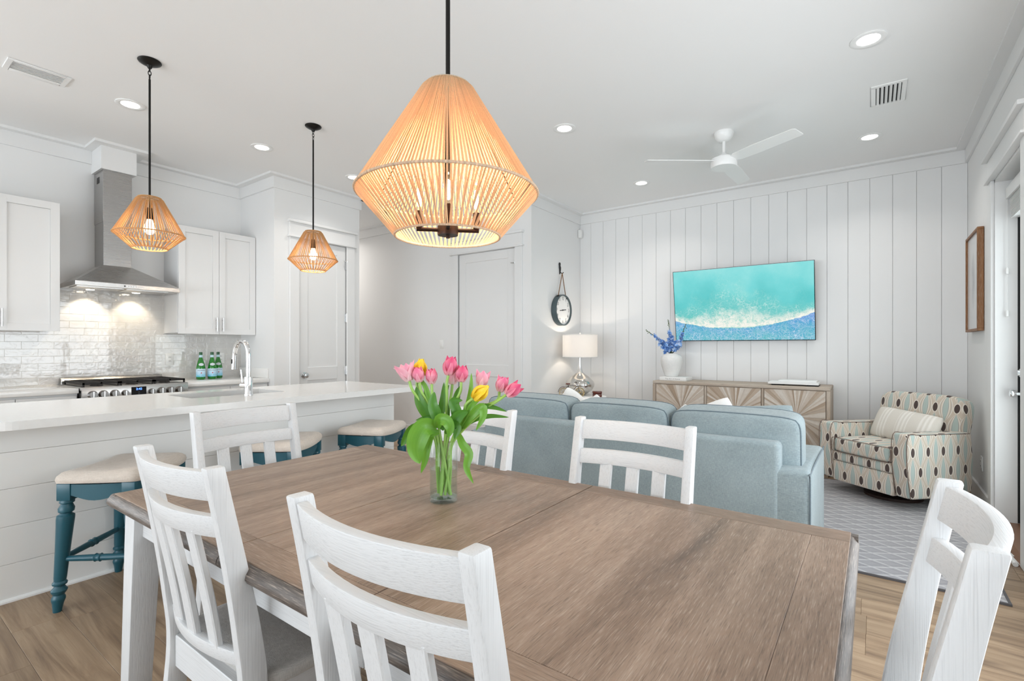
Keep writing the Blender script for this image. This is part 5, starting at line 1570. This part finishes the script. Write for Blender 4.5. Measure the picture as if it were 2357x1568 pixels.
# ------------------------------------------------------------------ television
tv = thing('television', 'wall-mounted television showing an aerial picture of breaking surf', 'television', (-1.19, 5.96, 1.3))
Yt, Yb2, zt_, zb_ = 5.872, 6.0, 2.130, 1.316
ax = math.atan2(Yb2 - Yt, zt_ - zb_); Hh = math.hypot(Yb2 - Yt, zt_ - zb_)
Mtv = Matrix.Translation((-1.1915, Yb2, zb_)) @ Matrix.Rotation(ax, 4, 'X')
MB().box(-.7195, .7195, 0, .028, 0, Hh, Mtv).build('body', MT['dial'], tv, bevel=.002, seg=1)
sc = MB().add([(-.713, -.0006, .0075), (.713, -.0006, .0075), (.713, -.0006, Hh - .006), (-.713, -.0006, Hh - .006)], [(0, 1, 2, 3)], Mtv)
so = sc.build('screen', MT['screen'], tv)
uvl = so.data.uv_layers.new(name='UVMap')
for lp_ in so.data.loops:
    c = Mtv.inverted() @ so.data.vertices[lp_.vertex_index].co
    uvl.data[lp_.index].uv = ((c.x + .713) / 1.426, (c.z - .0075) / (Hh - .0135))
MB().box(-.25, .25, .028, .055, .2, .6, Mtv).build('mount', MT['black'], tv)

# ------------------------------------------------------------------ wall clock on its strap
ck = thing('wall_clock', 'round grey strap-hung wall clock with white face', 'clock', (XC, 5.545, 1.72))
cyk, czk, rk = 5.495, 1.713, .196
Mc = Matrix.Translation((XC + .006, cyk, czk)) @ Matrix.Rotation(R(90), 4, 'Y')
MB().lathe([(rk - .012, .058), (rk - .012, .070), (rk, .072), (rk + .001, .07), (rk + .001, .0), (rk - .012, 0), (rk - .012, .058)], 56, M=Mc, cap=False).build('case', MT['slate'], ck, smooth=True)
fc_ = MB().lathe([(.001, .050), (rk - .011, .050), (rk - .011, .044), (.001, .044)], 48, M=Mc).build('face', MT['paper'], ck)
xf_ = XC + .006 + .0512
for h in range(1, 13):
    a = R(90 - 30 * h); rr = .148
    tmb = text_mb(str(h), .060)
    mapped(tmb, lambda p: (xf_, cyk + rr * math.cos(a) + p.x * .8, czk + rr * math.sin(a) + p.y)).build('numeral', MT['ink'], fc_)
for ln, ang, w_ in ((.085, 6, .006), (.085, 187, .006)):
    a = R(ang); di = Vector((0, math.cos(a), math.sin(a))); sd_ = Vector((0, -math.sin(a), math.cos(a)))
    m = MB(); o = Vector((xf_ + .002, cyk, czk))
    m.add([o - sd_ * w_ * .4, o + di * ln * .3 - sd_ * w_, o + di * ln * .5 - sd_ * w_ * .5, o + di * ln * .75 - sd_ * w_, o + di * ln, o + di * ln * .75 + sd_ * w_, o + di * ln * .5 + sd_ * w_ * .5, o + di * ln * .3 + sd_ * w_, o + sd_ * w_ * .4], [tuple(range(9))])
    m.build('hand', MT['ink'], fc_)
MB().lathe([(.001, .054), (.009, .054), (.009, .050)], 14, M=Mc).build('hand_boss', MT['ink'], fc_)
hk = (XC + .045, 5.50, 2.185)
for s in (-1, 1):
    e = (XC + .045, cyk + s * .098, czk + .165)
    MB().tube([hk, e], .0055, 8).build('strap', MT['rope_thin'], ck, smooth=True)
    MB().box(XC + .030, XC + .060, e[1] - .012, e[1] + .012, e[2] - .02, e[2] + .02).build('strap_lug', MT['ink'], ck, bevel=.003)
hkt = thing('wall_hook', 'small black figure-shaped wall hook above the clock', 'hook', (XC, 5.505, 2.25))
MB().loft([[(XC + .004 + t * w1 * .8, 5.505 + w1 * math.cos(a_) + dy, z_) for a_, t in ((R(0), 0), (R(60), 1), (R(120), 1), (R(180), 0))] for z_, w1, dy in ((2.175, .008, 0), (2.20, .012, .004), (2.235, .017, .004), (2.26, .020, 0), (2.285, .014, -.004), (2.30, .018, -.006), (2.318, .014, -.002), (2.326, .004, 0))]).build('figure', MT['ink'], hkt, smooth=True)
MB().tube([(XC + .01, 5.505, 2.20), (XC + .045, 5.505, 2.178), (XC + .06, 5.505, 2.195)], .006, 8).build('peg', MT['ink'], hkt, smooth=True)

# ------------------------------------------------------------------ side table, lamp and small things
tcx, tcy, tzz, tr_ = -2.895, 5.41, .65, .32
sdt = thing('side_table', 'small round white side table beneath the lamp', 'side table', (tcx, tcy, 0))
MB().lathe([(.001, -.02), (tr_ - .006, -.02), (tr_, -.014), (tr_, -.005), (tr_ - .006, 0), (.001, 0)], 56, (tcx, tcy, tzz)).build('table_top', MT['white'], sdt, smooth=True)
MB().lathe([(.001, .46), (tr_ - .05, .46), (tr_ - .05, .6295), (.001, .6295)], 48, (tcx, tcy, 0)).build('drum', MT['white'], sdt, smooth=True)
for i in range(4):
    a = R(45 + 90 * i); x, y = tcx + .22 * math.cos(a), tcy + .22 * math.sin(a)
    MB().taper((x - .015, x + .015, y - .015, y + .015), 0, (x - .02, x + .02, y - .02, y + .02), .465).build('leg', MT['white'], sdt)
lx, ly = -2.955, 5.525
lmp = thing('table_lamp', 'mercury glass table lamp with white drum shade, lit', 'lamp', (lx, ly, tzz))
MB().lathe([(.001, 0), (.066, 0), (.085, .012), (.145, .055), (.176, .105), (.180, .130), (.166, .168), (.115, .220), (.064, .255), (.050, .268)], 44, (lx, ly, tzz + .001), cap=False).build('glass_body', MT['mercury'], lmp, smooth=True)
MB().lathe([(.052, .262), (.036, .285), (.024, .33), (.018, .38), (.017, .42), (.020, .47), (.001, .47)], 28, (lx, ly, tzz)).build('neck', MT['nickel'], lmp, smooth=True)
MB().lathe([(.212, 1.118), (.216, 1.118), (.216, 1.402), (.212, 1.402), (.212, 1.118)], 56, (lx, ly, 0), cap=False).build('lamp_shade', MT['shade'], lmp, smooth=True)
for z in (1.122, 1.396): MB().tube(ring(.2165, z, 56, (lx, ly)), .004, 6, True).build('shade_rim', MT['whitefab'], lmp, smooth=True)
m = MB()
for i in range(3):
    a = R(120 * i); m.tube([(lx, ly, 1.395), (lx + .212 * math.cos(a), ly + .212 * math.sin(a), 1.395)], .0025, 6)
m.build('spider', MT['nickel'], lmp)
MB().lathe([(.001, 0), (.006, 0), (.005, .008), (.012, .014), (.014, .024), (.009, .034), (.001, .037)], 18, (lx, ly, 1.397)).build('finial', MT['nickel'], lmp, smooth=True)
MB().lathe([(.012, 0), (.014, .02), (.03, .06), (.03, .08), (.015, .105), (.001, .11)], 18, (lx, ly, 1.155)).build('bulb', MT['bulb'], lmp, smooth=True)
lamp_light((lx, ly, 1.300), 3.4, .015, (1, .88, .76))

bc = P(1318, 900, d=5.90); vr = Vector((math.cos(YAW), math.sin(YAW), 0)); vf = Vector((-math.sin(YAW), math.cos(YAW), 0))
bi = thing('bicycle_figurine', 'small brass bicycle figurine on the side table', 'figurine', (bc.x, bc.y, tzz))
def B(a, b, c=0): return Vector((bc.x, bc.y, tzz)) + vr * a + Vector((0, 0, b)) + vf * c
rw = .053
for a, nm in ((-.105, 'rear'), (.085, 'front')):
    w_ = MB().tube([B(a + rw * math.cos(q), rw + .003 + rw * math.sin(q)) for q in (2 * PI * i / 28 for i in range(28))], .0042, 6, True).build('wheel', MT['gold'], bi, smooth=True)
    m = MB()
    for i in range(8): m.tube([B(a, rw + .003), B(a + rw * math.cos(i * PI / 4), rw + .003 + rw * math.sin(i * PI / 4))], .0012, 4)
    m.tube([B(a, rw + .003, -.006), B(a, rw + .003, .006)], .009, 10)
    m.tube([B(a + .04 * math.cos(q), rw + .003 + .04 * math.sin(q)) for q in (2 * PI * i / 20 for i in range(20))], .0016, 4, True)
    m.build('spokes', MT['gold'], w_)
m = MB()
for p, q in (((-.105, .056), (-.03, .045)), ((-.105, .056), (-.05, .135)), ((-.03, .045), (-.055, .15)), ((-.055, .14), (.055, .145)), ((-.03, .045), (.055, .135)), ((.085, .056), (.05, .165))): m.tube([B(*p), B(*q)], .0032, 6)
m.build('frame', MT['bronze'], bi)
m = MB().tube(smoothpath([B(.05, .16), B(.045, .178, -.03), B(.03, .172, -.045)], 4), .003, 6).tube(smoothpath([B(.05, .16), B(.045, .178, .03), B(.03, .172, .045)], 4), .003, 6); m.build('handlebar', MT['bronze'], bi)
MB().box(-.025, .025, -.012, .012, -.008, .008, Matrix.Translation(B(-.055, .158)) @ Matrix.Rotation(YAW, 4, 'Z')).build('saddle', MT['brown'], bi, bevel=.003)
MB().tube(smoothpath([B(-.172, .062), B(-.155, .10), B(-.12, .122), B(-.06, .118)], 4), .0028, 6).build('fender', MT['bronze'], bi)
MB().tube([B(-.03 + .018 * math.cos(q), .045 + .018 * math.sin(q), .004) for q in (2 * PI * i / 18 for i in range(18))], .0035, 6, True).build('chainring', MT['gold'], bi)
bx_ = P(1374.5, 904, d=5.93)
bo = thing('trinket_box', 'small dark brown wooden box on the side table', 'box', (bx_.x, bx_.y, tzz))
Mb_ = Matrix.Translation((bx_.x, bx_.y, tzz)) @ Matrix.Rotation(YAW, 4, 'Z')
MB().box(-.050, .050, -.035, .035, .001, .036, Mb_).build('body', MT['brown'], bo, bevel=.003)
MB().box(-.052, .052, -.037, .037, .040, .068, Mb_).build('lid', MT['brown'], bo, bevel=.004)
MB().box(-.046, .046, -.031, .031, .036, .040, Mb_).build('gap', MT['leather'], bo)

# ------------------------------------------------------------------ framed print on the right wall
fr = thing('framed_print', 'walnut framed pale print on the wall by the garden door', 'picture', (XR, 5.53, 1.78))
fy0, fy1, fz0, fz1, fxx = 5.235, 5.83, 1.374, 2.180, XR - .042
b = .02
for q in ((fy0, fy1, fz1 - b, fz1), (fy0, fy1, fz0, fz0 + b), (fy0, fy0 + b, fz0 + b, fz1 - b), (fy1 - b, fy1, fz0 + b, fz1 - b)):
    MB().box(fxx, XR - .003, *q).build('frame_bar', MT['frame_wood'], fr, bevel=.002, seg=1)
pp = MB().add([(fxx + .014, fy0 + b, fz0 + b), (fxx + .014, fy1 - b, fz0 + b), (fxx + .014, fy1 - b, fz1 - b), (fxx + .014, fy0 + b, fz1 - b)], [(0, 1, 2, 3)])
po_ = pp.build('print', MT['feather'], fr)
uvl = po_.data.uv_layers.new(name='UVMap')
for l_ in po_.data.loops:
    c = po_.data.vertices[l_.vertex_index].co
    uvl.data[l_.index].uv = ((c.y - fy0 - b) / (fy1 - fy0 - 2 * b), (c.z - fz0 - b) / (fz1 - fz0 - 2 * b))

# white power cable on the floor by the garden door
cb_ = thing('power_cable', 'thin white cable with plug lying on the floor by the door', 'cable', (.66, 4.15, 0))
MB().tube(smoothpath([(.655, 4.30, .004), (.66, 4.22, .004), (.672, 4.12, .004), (.684, 3.95, .004), (.688, 3.7, .004)], 5), .0028, 6).build('cord', MT['white'], cb_, smooth=True)
MB().tube([(.640, 4.215, .009), (.668, 4.165, .009), (.680, 4.13, .006)], [.008, .008, .004], 10).build('plug', MT['white'], cb_, smooth=True)
